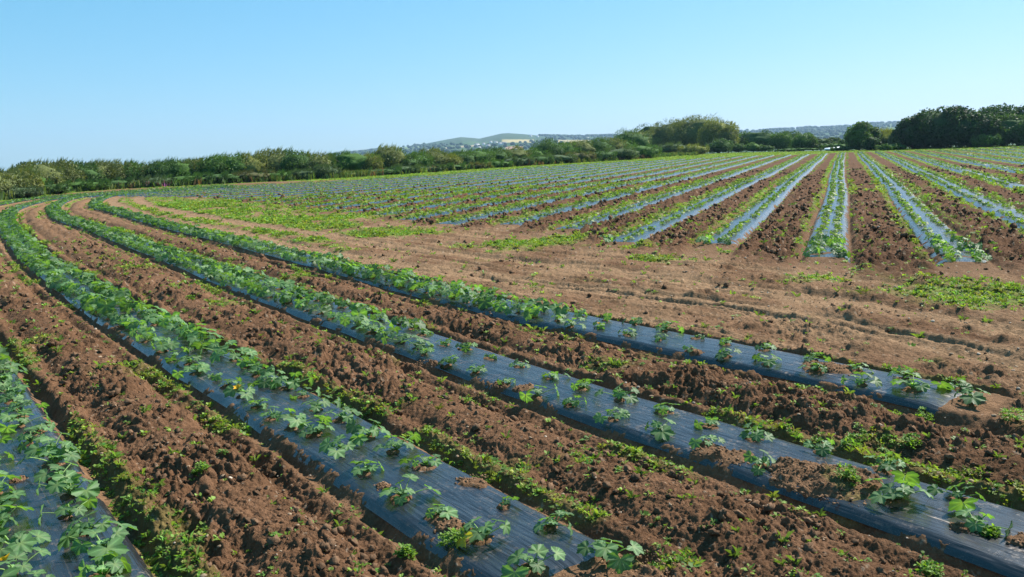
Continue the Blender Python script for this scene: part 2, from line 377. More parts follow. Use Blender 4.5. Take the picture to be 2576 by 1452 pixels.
# ------------------------------------------------------------------ mesh helpers
def mesh_np(name,V,Fa,col=None,fcol=None,mat=None,smooth_=False,uv=None):
    """Fa: (n,3)/(n,4) array or list of both; col per vertex; fcol per face"""
    if not isinstance(Fa,(list,tuple)): Fa=[Fa]
    Fa=[np.asarray(f,dtype=np.int32) for f in Fa if len(f)]
    me=bpy.data.meshes.new(name)
    V=np.asarray(V,dtype=np.float32)
    me.vertices.add(len(V));me.vertices.foreach_set('co',V.ravel())
    li=np.concatenate([f.ravel() for f in Fa]);tot=np.concatenate([np.full(len(f),f.shape[1],dtype=np.int32) for f in Fa])
    st=np.r_[0,np.cumsum(tot)[:-1]].astype(np.int32)
    me.loops.add(len(li));me.loops.foreach_set('vertex_index',li)
    me.polygons.add(len(tot));me.polygons.foreach_set('loop_start',st)
    try: me.polygons.foreach_set('loop_total',tot)
    except Exception: pass
    if smooth_: me.polygons.foreach_set('use_smooth',np.ones(len(tot),dtype=bool))
    me.update(calc_edges=True)
    if col is not None:
        at=me.color_attributes.new('Col','FLOAT_COLOR','POINT')
        c=np.ones((len(V),4),dtype=np.float32);c[:,:3]=col;at.data.foreach_set('color',c.ravel())
    if fcol is not None:
        at=me.color_attributes.new('Col','FLOAT_COLOR','CORNER')
        c=np.ones((len(li),4),dtype=np.float32);c[:,:3]=np.repeat(fcol,tot,axis=0);at.data.foreach_set('color',c.ravel())
    if uv is not None:
        ul=me.uv_layers.new(name='UVMap');ul.data.foreach_set('uv',np.asarray(uv,dtype=np.float32)[li].ravel())
    if mat: me.materials.append(mat)
    return me
def link(name,me,parent=None,loc=None,rot=None):
    o=bpy.data.objects.new(name,me);C.objects.link(o)
    if parent: o.parent=parent
    if loc is not None:o.location=loc
    if rot is not None:o.rotation_euler=rot
    return o
def tag(o,label=None,cat=None,group=None,kind=None):
    if label:o['label']=label
    if cat:o['category']=cat
    if group:o['group']=group
    if kind:o['kind']=kind
    return o
def ico(sub=1):
    t=(1+5**.5)/2
    V=[(-1,t,0),(1,t,0),(-1,-t,0),(1,-t,0),(0,-1,t),(0,1,t),(0,-1,-t),(0,1,-t),(t,0,-1),(t,0,1),(-t,0,-1),(-t,0,1)]
    Fc=[(0,11,5),(0,5,1),(0,1,7),(0,7,10),(0,10,11),(1,5,9),(5,11,4),(11,10,2),(10,7,6),(7,1,8),(3,9,4),(3,4,2),(3,2,6),(3,6,8),(3,8,9),(4,9,5),(2,4,11),(6,2,10),(8,6,7),(9,8,1)]
    V=[np.array(v)/np.linalg.norm(v) for v in V]
    for _ in range(sub):
        mid={};nf=[]
        def gm(a,b):
            k=(min(a,b),max(a,b))
            if k not in mid:
                m=V[a]+V[b];V.append(m/np.linalg.norm(m));mid[k]=len(V)-1
            return mid[k]
        for a,b,c in Fc:
            x,y,z=gm(a,b),gm(b,c),gm(c,a);nf+=[(a,x,z),(b,y,x),(c,z,y),(x,y,z)]
        Fc=nf
    return np.array(V),np.array(Fc)
def rotz(a):
    c,s=math.cos(a),math.sin(a);return np.array([[c,-s,0],[s,c,0],[0,0,1]])
def roty(a):
    c,s=math.cos(a),math.sin(a);return np.array([[c,0,s],[0,1,0],[-s,0,c]])
def rotx(a):
    c,s=math.cos(a),math.sin(a);return np.array([[1,0,0],[0,c,-s],[0,s,c]])
def tile(tV,tF,tC,pos,rz,sc,jit=.2,sz=None,tint=None):
    """instances of one template baked in one array set"""
    n=len(pos);c,s=np.cos(rz),np.sin(rz)
    X=tV[None,:,0]*c[:,None]-tV[None,:,1]*s[:,None];Y=tV[None,:,0]*s[:,None]+tV[None,:,1]*c[:,None];Z=np.repeat(tV[None,:,2],n,0)
    szz=sc if sz is None else sz
    V=np.stack([X*sc[:,None]+pos[:,0:1],Y*sc[:,None]+pos[:,1:2],Z*szz[:,None]+pos[:,2:3]],2).reshape(-1,3)
    Fo=(tF[None]+(np.arange(n)*len(tV))[:,None,None]).reshape(-1,tF.shape[1])
    b=1+jit*(rng.random(n)-.5)*2
    Cc=tC[None]*b[:,None,None]
    if tint is not None: Cc=Cc*tint[:,None,:]
    return V,Fo,Cc.reshape(-1,3)
def merge(parts):
    V=[];Fq=[];Cc=[];o=0
    for v,f,c in parts:
        V.append(v);Fq.append(f+o);Cc.append(c);o+=len(v)
    return np.vstack(V),Fq,np.vstack(Cc)
# ------------------------------------------------------------------ materials
def newmat(name):
    m=bpy.data.materials.new(name);m.use_nodes=True;nt=m.node_tree;nt.nodes.clear()
    out=nt.nodes.new('ShaderNodeOutputMaterial');return m,nt,out
def nd(nt,t,**k):
    n=nt.nodes.new(t)
    for a,b in k.items():
        if a in ('operation','blend_type','noise_dimensions','feature','data_type','attribute_name','wave_type','bands_direction'): setattr(n,a,b)
        else: n.inputs[a].default_value=b
    return n
def attr_mat(name,rough=.9,spec=.2,noise=12.,amt=.35,bump=0,bscale=40.,transl=0,tcol=(1.3,1.5,.4),bump2=0,b2scale=12.,objrand=False):
    m,nt,out=newmat(name);L=nt.links
    at=nd(nt,'ShaderNodeAttribute');at.attribute_name='Col'
    tc=nt.nodes.new('ShaderNodeTexCoord')
    no=nd(nt,'ShaderNodeTexNoise',Scale=noise,Detail=5.,Roughness=.65);L.new(tc.outputs['Object'],no.inputs['Vector'])
    mr=nt.nodes.new('ShaderNodeMapRange');mr.inputs[1].default_value=.3;mr.inputs[2].default_value=.7;mr.inputs[3].default_value=1-amt;mr.inputs[4].default_value=1+amt
    L.new(no.outputs[0],mr.inputs[0])
    mx=nt.nodes.new('ShaderNodeVectorMath');mx.operation='SCALE';L.new(at.outputs['Color'],mx.inputs[0]);L.new(mr.outputs[0],mx.inputs['Scale'])
    if objrand:
        oi=nt.nodes.new('ShaderNodeObjectInfo');m2=nt.nodes.new('ShaderNodeMapRange');m2.inputs[3].default_value=.72;m2.inputs[4].default_value=1.3;L.new(oi.outputs['Random'],m2.inputs[0])
        m3=nt.nodes.new('ShaderNodeVectorMath');m3.operation='SCALE';L.new(mx.outputs[0],m3.inputs[0]);L.new(m2.outputs[0],m3.inputs['Scale']);mx=m3
    b=nd(nt,'ShaderNodeBsdfPrincipled',Roughness=rough);b.inputs['Specular IOR Level'].default_value=spec
    L.new(mx.outputs[0],b.inputs['Base Color'])
    last=None
    if bump:
        bn=nd(nt,'ShaderNodeTexNoise',Scale=bscale,Detail=6.,Roughness=.7);L.new(tc.outputs['Object'],bn.inputs['Vector'])
        bu=nt.nodes.new('ShaderNodeBump');bu.inputs['Distance'].default_value=bump;bu.inputs['Strength'].default_value=1.;L.new(bn.outputs[0],bu.inputs['Height'])
        last=bu
        if bump2:
            vo=nd(nt,'ShaderNodeTexNoise',Scale=b2scale,Detail=3.);L.new(tc.outputs['Object'],vo.inputs['Vector'])
            b2=nt.nodes.new('ShaderNodeBump');b2.inputs['Distance'].default_value=bump2;L.new(vo.outputs[0],b2.inputs['Height']);L.new(bu.outputs[0],b2.inputs['Normal']);last=b2
        L.new(last.outputs[0],b.inputs['Normal'])
    if transl:
        tr=nt.nodes.new('ShaderNodeBsdfTranslucent')
        v=nt.nodes.new('ShaderNodeVectorMath');v.operation='MULTIPLY';v.inputs[1].default_value=tcol;L.new(mx.outputs[0],v.inputs[0]);L.new(v.outputs[0],tr.inputs[0])
        ms=nt.nodes.new('ShaderNodeMixShader');ms.inputs[0].default_value=transl;L.new(b.outputs[0],ms.inputs[1]);L.new(tr.outputs[0],ms.inputs[2]);L.new(ms.outputs[0],out.inputs[0])
    else: L.new(b.outputs[0],out.inputs[0])
    return m
m_soil=attr_mat('soil',.97,.05,14.,.28,.022,70.,bump2=.03,b2scale=22.)
m_clod=attr_mat('clod',.95,.1,30.,.2,.008,60.)
m_leaf=attr_mat('courgette leaf',.56,.28,60.,.22,0,transl=.36,tcol=(1.9,2.0,.45),objrand=True)
m_weed=attr_mat('weed leaf',.6,.3,40.,.2,0,transl=.35,tcol=(1.6,1.6,.5))
m_fol=attr_mat('foliage',.65,.25,1.2,.25,0,transl=.30,tcol=(1.5,1.5,.5))
m_core=attr_mat('inner foliage',.9,.1,2.5,.4,.15,3.)
m_bark=attr_mat('bark',.9,.1,6.,.35,.02,20.)
m_hill=attr_mat('hillside',.95,.05,.012,.18)
m_wall=attr_mat('render wall',.8,.2,.6,.06)
m_roof=attr_mat('slate roof',.7,.3,1.,.15)
m_pale=attr_mat('pale sheet',.35,.5,2.,.08)
m_petal=attr_mat('petal',.5,.3,50.,.1,0,transl=.3,tcol=(1,1,1))
# film
def film_mat():
    m,nt,out=newmat('black plastic film');L=nt.links
    uv=nt.nodes.new('ShaderNodeUVMap');uv.uv_map='UVMap'
    tc=nt.nodes.new('ShaderNodeTexCoord')
    mp=nt.nodes.new('ShaderNodeMapping');mp.inputs['Scale'].default_value=(22,.45,1);L.new(uv.outputs[0],mp.inputs[0])
    st=nd(nt,'ShaderNodeTexNoise',Scale=1.,Detail=4.,Roughness=.6);L.new(mp.outputs[0],st.inputs['Vector'])
    mp2=nt.nodes.new('ShaderNodeMapping');mp2.inputs['Scale'].default_value=(5,1.1,1);L.new(uv.outputs[0],mp2.inputs[0])
    wr=nd(nt,'ShaderNodeTexNoise',Scale=1.,Detail=3.);L.new(mp2.outputs[0],wr.inputs['Vector'])
    # dust: blotches times streaks
    d1=nd(nt,'ShaderNodeTexNoise',Scale=3.2,Detail=6.,Roughness=.7);L.new(tc.outputs['Object'],d1.inputs['Vector'])
    d2=nd(nt,'ShaderNodeTexNoise',Scale=16.,Detail=4.,Roughness=.7);L.new(tc.outputs['Object'],d2.inputs['Vector'])
    def rng_(src,a,b,c,d):
        r=nt.nodes.new('ShaderNodeMapRange');r.inputs[1].default_value=a;r.inputs[2].default_value=b;r.inputs[3].default_value=c;r.inputs[4].default_value=d;L.new(src,r.inputs[0]);return r.outputs[0]
    def mth(op,a,b):
        r=nt.nodes.new('ShaderNodeMath');r.operation=op
        for i,q in enumerate((a,b)):
            if isinstance(q,(int,float)): r.inputs[i].default_value=q
            else: L.new(q,r.inputs[i])
        return r.outputs[0]
    blot=mth('MULTIPLY',rng_(d1.outputs[0],.5,.7,0,1),rng_(d2.outputs[0],.48,.68,0,1))
    strk=mth('MULTIPLY',rng_(st.outputs[0],.60,.74,0,1),rng_(d1.outputs[0],.4,.65,0,1))
    dust=mth('MAXIMUM',.015,mth('MINIMUM',mth('ADD',mth('MULTIPLY',blot,.60),mth('MULTIPLY',strk,.50)),.8))
    mix=nt.nodes.new('ShaderNodeMix');mix.data_type='RGBA';mix.inputs[6].default_value=(.010,.011,.015,1);mix.inputs[7].default_value=(.30,.22,.16,1);L.new(dust,mix.inputs[0])
    b=nd(nt,'ShaderNodeBsdfPrincipled');b.inputs['IOR'].default_value=1.7;L.new(mix.outputs[2],b.inputs['Base Color'])
    L.new(rng_(dust,0,.6,.24,.7),b.inputs['Roughness'])
    h=mth('ADD',mth('MULTIPLY',rng_(st.outputs[0],.3,.7,0,1),.007),mth('MULTIPLY',wr.outputs[0],.065))
    bu=nt.nodes.new('ShaderNodeBump');bu.inputs['Distance'].default_value=1.;bu.inputs['Strength'].default_value=.8;L.new(h,bu.inputs['Height']);L.new(bu.outputs[0],b.inputs['Normal'])
    L.new(b.outputs[0],out.inputs[0]);return m
m_film=film_mat()
# ------------------------------------------------------------------ ground sheet
th=np.r_[np.radians(np.arange(-180,-52,3.)),np.linspace(math.radians(-50),math.radians(50),1150),np.radians(np.arange(53,179.9,3.))]
rr=[0.6]
while rr[-1]<12000:
    r=rr[-1]
    if r<4.6: d=.5
    elif r<215: d=min(max(.014,r*r/2800*.55),.36)
    else: d=(r-213)*.12+.6
    rr.append(r+d)
rr=np.array(rr);print('rings',len(rr),'cols',len(th))
R,T=np.meshgrid(rr,th,indexing='ij')
x=(R*np.sin(T)).ravel();y=(R*np.cos(T)).ravel()
h,inf,colr,W=ground(x,y)
nr,nt_=R.shape
idx=np.arange(nr*nt_).reshape(nr,nt_)
nx=np.roll(idx,-1,axis=1)
q=np.stack([idx[:-1],nx[:-1],nx[1:],idx[1:]],-1).reshape(-1,4)[:,::-1]
V=np.stack([x,y,h],1)
V=np.vstack([V,[[0,0,0]]]);colr=np.vstack([colr,[[.2,.1,.05]]])
fan=np.stack([np.full(nt_,len(V)-1),nx[0],idx[0]],1)
me=mesh_np('ground',V,[q,fan],col=colr,mat=m_soil,smooth_=True)
g=link('ground',me);tag(g,kind='structure')
# fast lookup of ground height (bilinear in the polar grid is overkill: nearest vertex)
def gh(px_,py_):
    px_=np.asarray(px_,float);py_=np.asarray(py_,float)
    r=np.hypot(px_,py_);t=np.arctan2(px_,py_)
    i=np.clip(np.searchsorted(rr,r),0,nr-1);j=np.clip(np.searchsorted(th,t),0,nt_-1)
    return h.reshape(nr,nt_)[i,j]
# ------------------------------------------------------------------ film sheets
def film(P,name,label,group,seed,halfw=.66,near=True):
    P=resamp(P,.1 if near else .5)
    T=tang(P);Nn=np.stack([T[:,1],-T[:,0]],1)
    s=np.r_[0,np.cumsum(np.linalg.norm(np.diff(P,axis=0),axis=1))]
    cs=np.linspace(-1,1,25 if near else 13)
    u,vv=np.meshgrid(cs,s)
    wv=.03*(vn(s*.8,np.full(len(s),seed),5)-.5)[:,None]
    d=u*(halfw-(.08*ss(18,34,np.hypot(P[:,0],P[:,1]))[:,None] if near else 0)+wv)
    X=P[:,0:1]+Nn[:,0:1]*d;Y=P[:,1:2]+Nn[:,1:2]*d
    Z=filmz(d)-.012
    Z=Z+.022*(fbm(X.ravel()*1.4,Y.ravel()*1.4,101,2).reshape(X.shape)-.5)*(np.abs(u)<.95)
    ed=np.minimum(vv,s[-1]-vv);Z=Z-.06*ss(.45,0,ed)
    if near: Z=Z+.006*(fbm(u.ravel()*14,vv.ravel()*1.1+seed,102,2).reshape(X.shape)-.5)
    n0,n1=X.shape;id_=np.arange(n0*n1).reshape(n0,n1)
    qd=np.stack([id_[:-1,:-1],id_[:-1,1:],id_[1:,1:],id_[1:,:-1]],-1).reshape(-1,4)
    me=mesh_np(name,np.stack([X,Y,Z],-1).reshape(-1,3),qd,mat=m_film,smooth_=True,uv=np.stack([d+seed*3.1,vv],-1).reshape(-1,2))
    o=link(name,me);tag(o,label,'plastic mulch',group);return o
lab=['curved black plastic mulch strip at the far left foreground','curved black plastic mulch strip ending at the bottom centre','curved black plastic mulch strip running off the lower right corner','curved black plastic mulch strip beside the bare dirt track']
for i,P in enumerate(FB): film(P,'plastic_mulch_strip',lab[i],'curved plastic mulch strips',i+1,halfw=.61)
ordn=['zeroth','first','second','third','fourth','fifth','sixth','seventh','eighth','ninth','tenth','eleventh','twelfth','thirteenth','fourteenth','fifteenth','sixteenth','seventeenth','eighteenth','nineteenth','twentieth']
for n in range(21,60): ordn.append(('twenty-','thirty-','forty-','fifty-')[n//10-2]+ordn[n%10] if n%10 else ('thirtieth','fortieth','fiftieth')[n//10-3])
for k,P in MB:
    if k==0: l='straight plastic mulch strip running directly away, almost upright in the photo'
    elif k>0: l='straight plastic mulch strip, %s to the left of the upright one'%ordn[k]
    else: l='straight plastic mulch strip, %s to the right of the upright one'%ordn[-k]
    Pn=P
    film(Pn,'plastic_mulch_strip',l,'straight plastic mulch strips',k+30,near=(abs(k)<3 and False))
# ------------------------------------------------------------------ courgette plants
LC=np.array([.070,.150,.050]);PC_=np.array([.22,.33,.12])
def blade(lod=2,seed=0,size=.15):
    r=random.Random(seed)
    nseg={3:44,2:22,1:10,0:6}[lod]
    pts=[];ang=[]
    for i in range(nseg):
        t=-2.75+5.5*i/(nseg-1)
        lobe=abs(math.cos(t*2.5/1.0*.5*1.0*1.0*2/2)) if False else 0
        # five lobes at 0, +-.95, +-2.0
        dmin=min(abs(t-a) for a in (0,.95,-.95,2.0,-2.0))
        rad=.72+.32*(1-min(dmin/.48,1)**1.2)*(1-.2*abs(t)/2)
        if abs(abs(t)-2.75)<.25: rad*=.75
        if lod>=2: rad*=(1+(.05 if i%2 else -.06))*(1+.08*(r.random()-.5))
        if lod==0: rad=.8
        pts.append((rad*math.cos(t)+.12,rad*math.sin(t)));ang.append(t)
    P=np.array(pts)
    rings=[.5,1.] if lod>=2 else [1.]
    V=[(0,0,0)];
    for k in rings:
        for (a,b),t in zip(P,ang):
            rr_=math.hypot(a*k,b*k)
            dmin=min(abs(t-q) for q in (0,.95,-.95,2.0,-2.0))
            z=.20*rr_*(min(dmin/.5,1)) - .12*rr_**2*abs(math.sin(t))*.6-.16*rr_**2*max(math.cos(t),0)+.06*(r.random()-.5)*(k)
            V.append((a*k,b*k,z))
    V=np.array(V)*size*.62
    Fc=[]
    n=nseg
    for i in range(n-1): Fc.append((0,1+i,2+i))
    if len(rings)>1:
        for i in range(n-1): Fc+= [(1+i,1+n+i,2+n+i),(1+i,2+n+i,2+i)]
    c=np.repeat(LC[None],len(V),0)
    # pale vein mottling toward the leaf centre and along lobes (real pigment)
    if lod>=2:
        c[0]=PC_*.7
        for k,t in enumerate(ang):
            dmin=min(abs(t-q) for q in (0,.95,-.95,2.0,-2.0))
            c[1+k]=LC*(1.0+.9*max(0,1-dmin/.16))+np.array([.02,.02,.02])
    return V,np.array(Fc),c
def tube(p0,p1,sag,r0,r1,n=5,seg=4,col=PC_):
    p0=np.array(p0,float);p1=np.array(p1,float)
    V=[];Fq=[]
    for i in range(seg+1):
        t=i/seg;c=p0*(1-t)+p1*t+np.array([0,0,sag*4*t*(1-t)])
        d=(p1-p0)+np.array([0,0,sag*4*(1-2*t)]);d/=np.linalg.norm(d)
        a=np.cross(d,(0,0,1));a/=max(np.linalg.norm(a),1e-6);b=np.cross(d,a);r=r0+(r1-r0)*t
        for j in range(n):
            f=2*PI*j/n;V.append(c+a*math.cos(f)*r+b*math.sin(f)*r)
    for i in range(seg):
        for j in range(n):
            a=i*n+j;b=i*n+(j+1)%n;Fq+=[(a,b,b+n),(a,b+n,a+n)]
    return np.array(V),np.array(Fq),np.repeat(np.array(col)[None],len(V),0)
def plant_spec(seed,nl=8):
    r=random.Random(seed);L=[]
    a0=r.random()*6.28
    for i in range(nl):
        az=a0+i*2.4+r.uniform(-.25,.25)
        age=i/(nl-1)   # 0 old/outer 1 young/inner
        ln=(.21-.10*age)*r.uniform(.65,1.3);el=.30+.85*age+r.uniform(-.15,.15)
        size=(.19-.09*age)*r.uniform(.65,1.25)
        tip=np.array([ln*math.cos(el)*math.cos(az),ln*math.cos(el)*math.sin(az),.03+ln*math.sin(el)])
        tilt=.35+.5*(1-age)+r.uniform(-.5,.8)-.6*age
        L.append((az+r.uniform(-.5,.5),tip,tilt,r.uniform(-.5,.5),size,r.randrange(5),.12*size*r.uniform(.2,1)))
    return L
def leafR(l): return rotz(l[0])@roty(l[2])@rotx(l[3])
BL={lod:[blade(lod,50+i,1.) for i in range(5)] for lod in (0,1,2,3)}
def plant_arrays(seed,lod,nl=8):
    parts=[]
    for l in plant_spec(seed,nl):
        V,Fc,c=BL[lod][l[5]]
        b=.8+.4*random.Random(seed*7+l[5]).random()
        parts.append(((V*l[4])@leafR(l).T+l[1],Fc,c*b))
        if lod>=1:
            parts.append(tube((0,0,.01),l[1],.012,.0055,.004,3 if lod<3 else 5,2 if lod<3 else 4))
    V,Fl,c=merge(parts);return V,np.vstack(Fl),c
blade_me=[mesh_np('leaf',*BL[3][i][:2],col=BL[3][i][2],mat=m_leaf,smooth_=False) for i in range(5)]
yb=BL[3][1];blade_y=mesh_np('leaf_yellowing',yb[0],yb[1],col=np.where((yb[0][:,1:2]>-.1),np.array([[.5,.42,.05]]),np.array([[.16,.24,.05]])),mat=m_leaf)
NP=12
specs=[plant_spec(100+i,(6,8,7)[i%3]) for i in range(NP)]
pet_me=[]
for sidx,sp_l in enumerate(specs):
    row=[]
    for l in sp_l:
        V,Fc,c=tube((0,0,.01),l[1],.014,.006,.0042,6,5);row.append(mesh_np('petiole',V,Fc,col=c,mat=m_leaf,smooth_=True))
    pet_me.append(row)
def tip_mesh():
    parts=[];r=random.Random(5)
    for i in range(6):
        V,Fc,c=BL[2][i%5];az=i*2.4;R_=rotz(az)@roty(-.9+.3*r.random())
        parts.append(((V*.055)@R_.T+np.array([.01*math.cos(az),.01*math.sin(az),.05+.015*i*.5]),Fc,c*1.35))
    parts.append(tube((0,0,-.06),(0,0,.06),.0,.014,.009,7,3,(.12,.2,.07)))
    V,Fl,c=merge(parts);return mesh_np('growing_tip',V,np.vstack(Fl),col=c,mat=m_leaf)
tipm=tip_mesh()
def flower_mesh():
    V=[(0,0,0)];Fc=[]
    for i in range(10):
        a=2*PI*i/10;r=.055 if i%2==0 else .03;V.append((r*math.cos(a),r*math.sin(a),.05 if i%2==0 else .04))
    for i in range(10): Fc.append((0,1+i,1+(i+1)%10))
    V=np.array(V);return mesh_np('flower',V,np.array(Fc),col=np.repeat([[.75,.42,.02]],len(V),0),mat=m_petal)
flm=flower_mesh()
mid_me=[]
for i in range(6):
    V,Fc,c=plant_arrays(200+i,2,9);mid_me.append(mesh_np('courgette_plant_body',V,Fc,col=c,mat=m_leaf))
order=[i for i in np.argsort(dist) if infr[i]][:300]
isind=set(order)
bedn=['at far left','ending bottom centre','ending lower right','beside the dirt track']
GR='courgette plants in rows on the plastic mulch'
def psize(p):
    d=math.hypot(p[0],p[1])
    return 1.0
bigs={(1,0,1):1.25,(1,0,4):1.15,(2,0,1):1.4,(1,1,2):.55,(1,0,2):.85,(1,1,3):.9,(2,0,3):.85,(2,0,4):.8,(1,0,0):1.15,(2,0,7):.8}
for rank,i in enumerate(order):
    q=allp[i];bi,ri,n=int(q[2]),int(q[3]),int(q[4])
    sc=.95*(1+.2*random.gauss(0,1)) if bi else 1.25*(1+.14*random.gauss(0,1))
    sc=min(max(sc,.55),1.5)
    if bi in (1,2,3) and n>=len(meas[bi][ri]): sc*=1.25
    elif bi==1: sc*=1.08
    sc=bigs.get((bi,ri,n),sc/.95)*.95
    z=float(filmz(np.array([.28]))[0])-.012
    rz=random.random()*6.28
    if bi>=10:
        side='left' if ri==0 else 'right';lb='leafy courgette plant at the near end of a straight plastic strip, %s row'%side
    elif n<16:
        lb='%s courgette plant up the %s row of the bed %s'%(ordn[n+1],'left' if ri==0 else 'right',bedn[bi])
    else:
        lb='crowded courgette plant higher up the %s row of the bed %s'%('left' if ri==0 else 'right',bedn[bi])
    if rank<110:
        e=bpy.data.objects.new('courgette_plant',None);C.objects.link(e);e.empty_display_size=.1
        e.location=(q[0],q[1],z);e.rotation_euler=(random.gauss(0,.06),random.gauss(0,.06),rz);e.scale=(sc,sc,sc*.75)
        k=rank%NP
        for li,l in enumerate(specs[k]):
            yel=(bi,ri,n)==(1,0,1) and li==0
            o=link('leaf',blade_y if yel else blade_me[l[5]],e)
            Mx=Matrix(leafR(l).tolist()).to_4x4();Mx=Matrix.Translation(l[1].tolist())@Mx@Matrix.Diagonal((l[4],l[4],l[4],1))
            o.matrix_local=Mx
            if yel:o['label']='yellowing leaf'
            pt=link('petiole',pet_me[k][li],o);pt.matrix_local=Mx.inverted()
        link('growing_tip',tipm,e)
        if (bi,ri,n) in ((1,0,10),(0,1,8),(3,0,9),(0,0,12)):
            link('flower',flm,e,loc=(.03,-.05,.14),rot=(.5,.2,0))
    else:
        e=link('courgette_plant',mid_me[rank%6],loc=(q[0],q[1],z),rot=(0,0,rz));e.scale=(sc,sc,sc)
    tag(e,lb,'courgette plant',GR)
print('individual',len(order),'farthest',dist[order[-1]])
# the remaining hundreds of plants: one stuff object
parts=[]
rest=np.array([i for i in range(len(allp)) if i not in isind])
rd=dist[rest]
rz_=rng.random(len(rest))*6.28;sc_=np.clip(1.08+.17*rng.normal(size=len(rest)),.7,1.5)
fgm=allp[rest,2]<4
sc_=np.where(fgm,sc_*(1.08+.1*ss(18,34,rd)),sc_*(.68+.12*ss(40,110,rd)))
# patchy gaps in the straight beds
keep=(fbm(allp[rest,0]*.6,allp[rest,1]*.6,300,2)>.30)|fgm
for lod,a,b,tn in ((2,0,42,5),(1,42,80,5),(0,80,400,4)):
    for t in range(tn):
        m=np.nonzero((rd>=a)&(rd<b)&((np.arange(len(rest))%tn)==t)&keep)[0]
        if not len(m): continue
        V,Fc,c=plant_arrays(300+t,lod,8 if lod else 6)
        if lod==0: c=c*1.0
        pos=np.stack([allp[rest[m],0],allp[rest[m],1],np.full(len(m),.08)],1)
        tint=np.where(fgm[m][:,None],np.array([[1,1,1.]]),np.array([[1.35,1.15,.65]]))
        parts.append(tile(V,Fc,c,pos,rz_[m],sc_[m],.2,sz=sc_[m]*.82,tint=tint))
V,Fl,c=merge(parts)
o=link('courgette_plants_farther',mesh_np('courgette_plants_farther',V,Fl,col=c,mat=m_leaf))
tag(o,'rows of more distant courgette plants covering the plastic strips up the field','courgette plants',kind='stuff')
print('stuff plants verts',len(V))
# ------------------------------------------------------------------ soil clods (loose lumps) and stones
iv,ifc=ico(1)
def scatter_r(n,rmin,rmax,pw):
    u=rng.random(n);
    e=2-pw
    r=(rmin**e+u*(rmax**e-rmin**e))**(1/e)
    t=np.radians(rng.uniform(-42,42,n));return r*np.sin(t),r*np.cos(t),r
sx,sy,sr_=scatter_r(26000,5.3,42,1.35)
ex_,ey_,er_=scatter_r(30000,22,95,1.1);sx=np.r_[sx,ex_];sy=np.r_[sy,ey_];sr_=np.r_[sr_,er_*.7+52]
I2=info(sx,sy);dd=np.where(I2[7]>.5,I2[0],np.abs(I2[4]))
a=sx*U[0]+sy*U[1];p=sx*N[0]+sy*N[1]
tilled=((I2[7]<.5)&(a<front(p))&(rng.random(len(sx))<.10)&(sr_<66))|((I2[7]>.5)&(I2[0]>.95)&(sr_<66))|((I2[7]<.5)&(a>front(p)-.5)&(np.abs(I2[4])>.95))
sx,sy,sr_=sx[tilled],sy[tilled],sr_[tilled]
nn=fbm(sx*1.3,sy*1.3,210,2);ok=(nn+.4*rng.random(len(sx))>.55);sx,sy,sr_=sx[ok],sy[ok],sr_[ok]
sz=.008+.036*rng.random(len(sx))**3.4;sz*=(1+sr_/40)*np.where(sr_>66,.85,1)
parts=[]
for t in range(8):
    m=np.arange(len(sx))%8==t
    nv=iv*(1+1.1*(rng.random((len(iv),1))-.5))*np.array([1,.7+.4*rng.random(),.7])
    nv=nv@rotx(rng.random()*3).T
    pos=np.stack([sx[m],sy[m],gh(sx[m],sy[m])+sz[m]*.35],1)
    cc=np.repeat([[.130,.078,.047]],len(iv),0)
    parts.append(tile(nv,ifc,cc,pos,rng.random(m.sum())*6.28,sz[m],.3))
qx=[];qy=[]
for c0,rr_p,q in patch:
    for _ in range(int(40+500*rr_p*rr_p*4)):
        a_=random.random()*6.28;d_=rr_p*1.25*math.sqrt(random.random());qx.append(c0[0]+d_*math.cos(a_));qy.append(c0[1]+d_*math.sin(a_))
qx=np.array(qx);qy=np.array(qy);qs=.004+.014*rng.random(len(qx))**3
zz=np.maximum(gh(qx,qy),.072)
for t in range(4):
    m=np.arange(len(qx))%4==t;nv=iv*(1+1.0*(rng.random((len(iv),1))-.5))*np.array([1,.8,.7])
    parts.append(tile(nv,ifc,np.repeat([[.19,.115,.068]],len(iv),0),np.stack([qx[m],qy[m],zz[m]+qs[m]*.3],1),rng.random(m.sum())*6.28,qs[m],.3))
V,Fl,c=merge(parts);o=link('soil_clods',mesh_np('soil_clods',V,Fl,col=c,mat=m_clod,smooth_=False));tag(o,'loose brown clods of tilled soil between the beds','soil clods',kind='stuff')
sx,sy,sr_=scatter_r(2600,5.3,50,1.3);I2=info(sx,sy);ok=(I2[0]>.6)&((np.abs(I2[4])>.6)|(I2[7]>.5)|(I2[5]<0));sx,sy,sr_=sx[ok],sy[ok],sr_[ok]
sz=(.006+.018*rng.random(len(sx))**3)*(1+sr_/22);parts=[]
for t in range(4):
    m=np.arange(len(sx))%4==t
    nv=iv*(1+.4*(rng.random((len(iv),1))-.5))*np.array([1,.75,.5])
    pos=np.stack([sx[m],sy[m],gh(sx[m],sy[m])+sz[m]*.25],1)
    cc=np.repeat([[.26,.19,.13]] if t else [[.40,.33,.26]],len(iv),0)
    parts.append(tile(nv,ifc,cc,pos,rng.random(m.sum())*6.28,sz[m],.3))
V,Fl,c=merge(parts);o=link('pebbles',mesh_np('pebbles',V,Fl,col=c,mat=m_clod));tag(o,'small pale stones scattered over the brown soil','pebbles',kind='stuff')
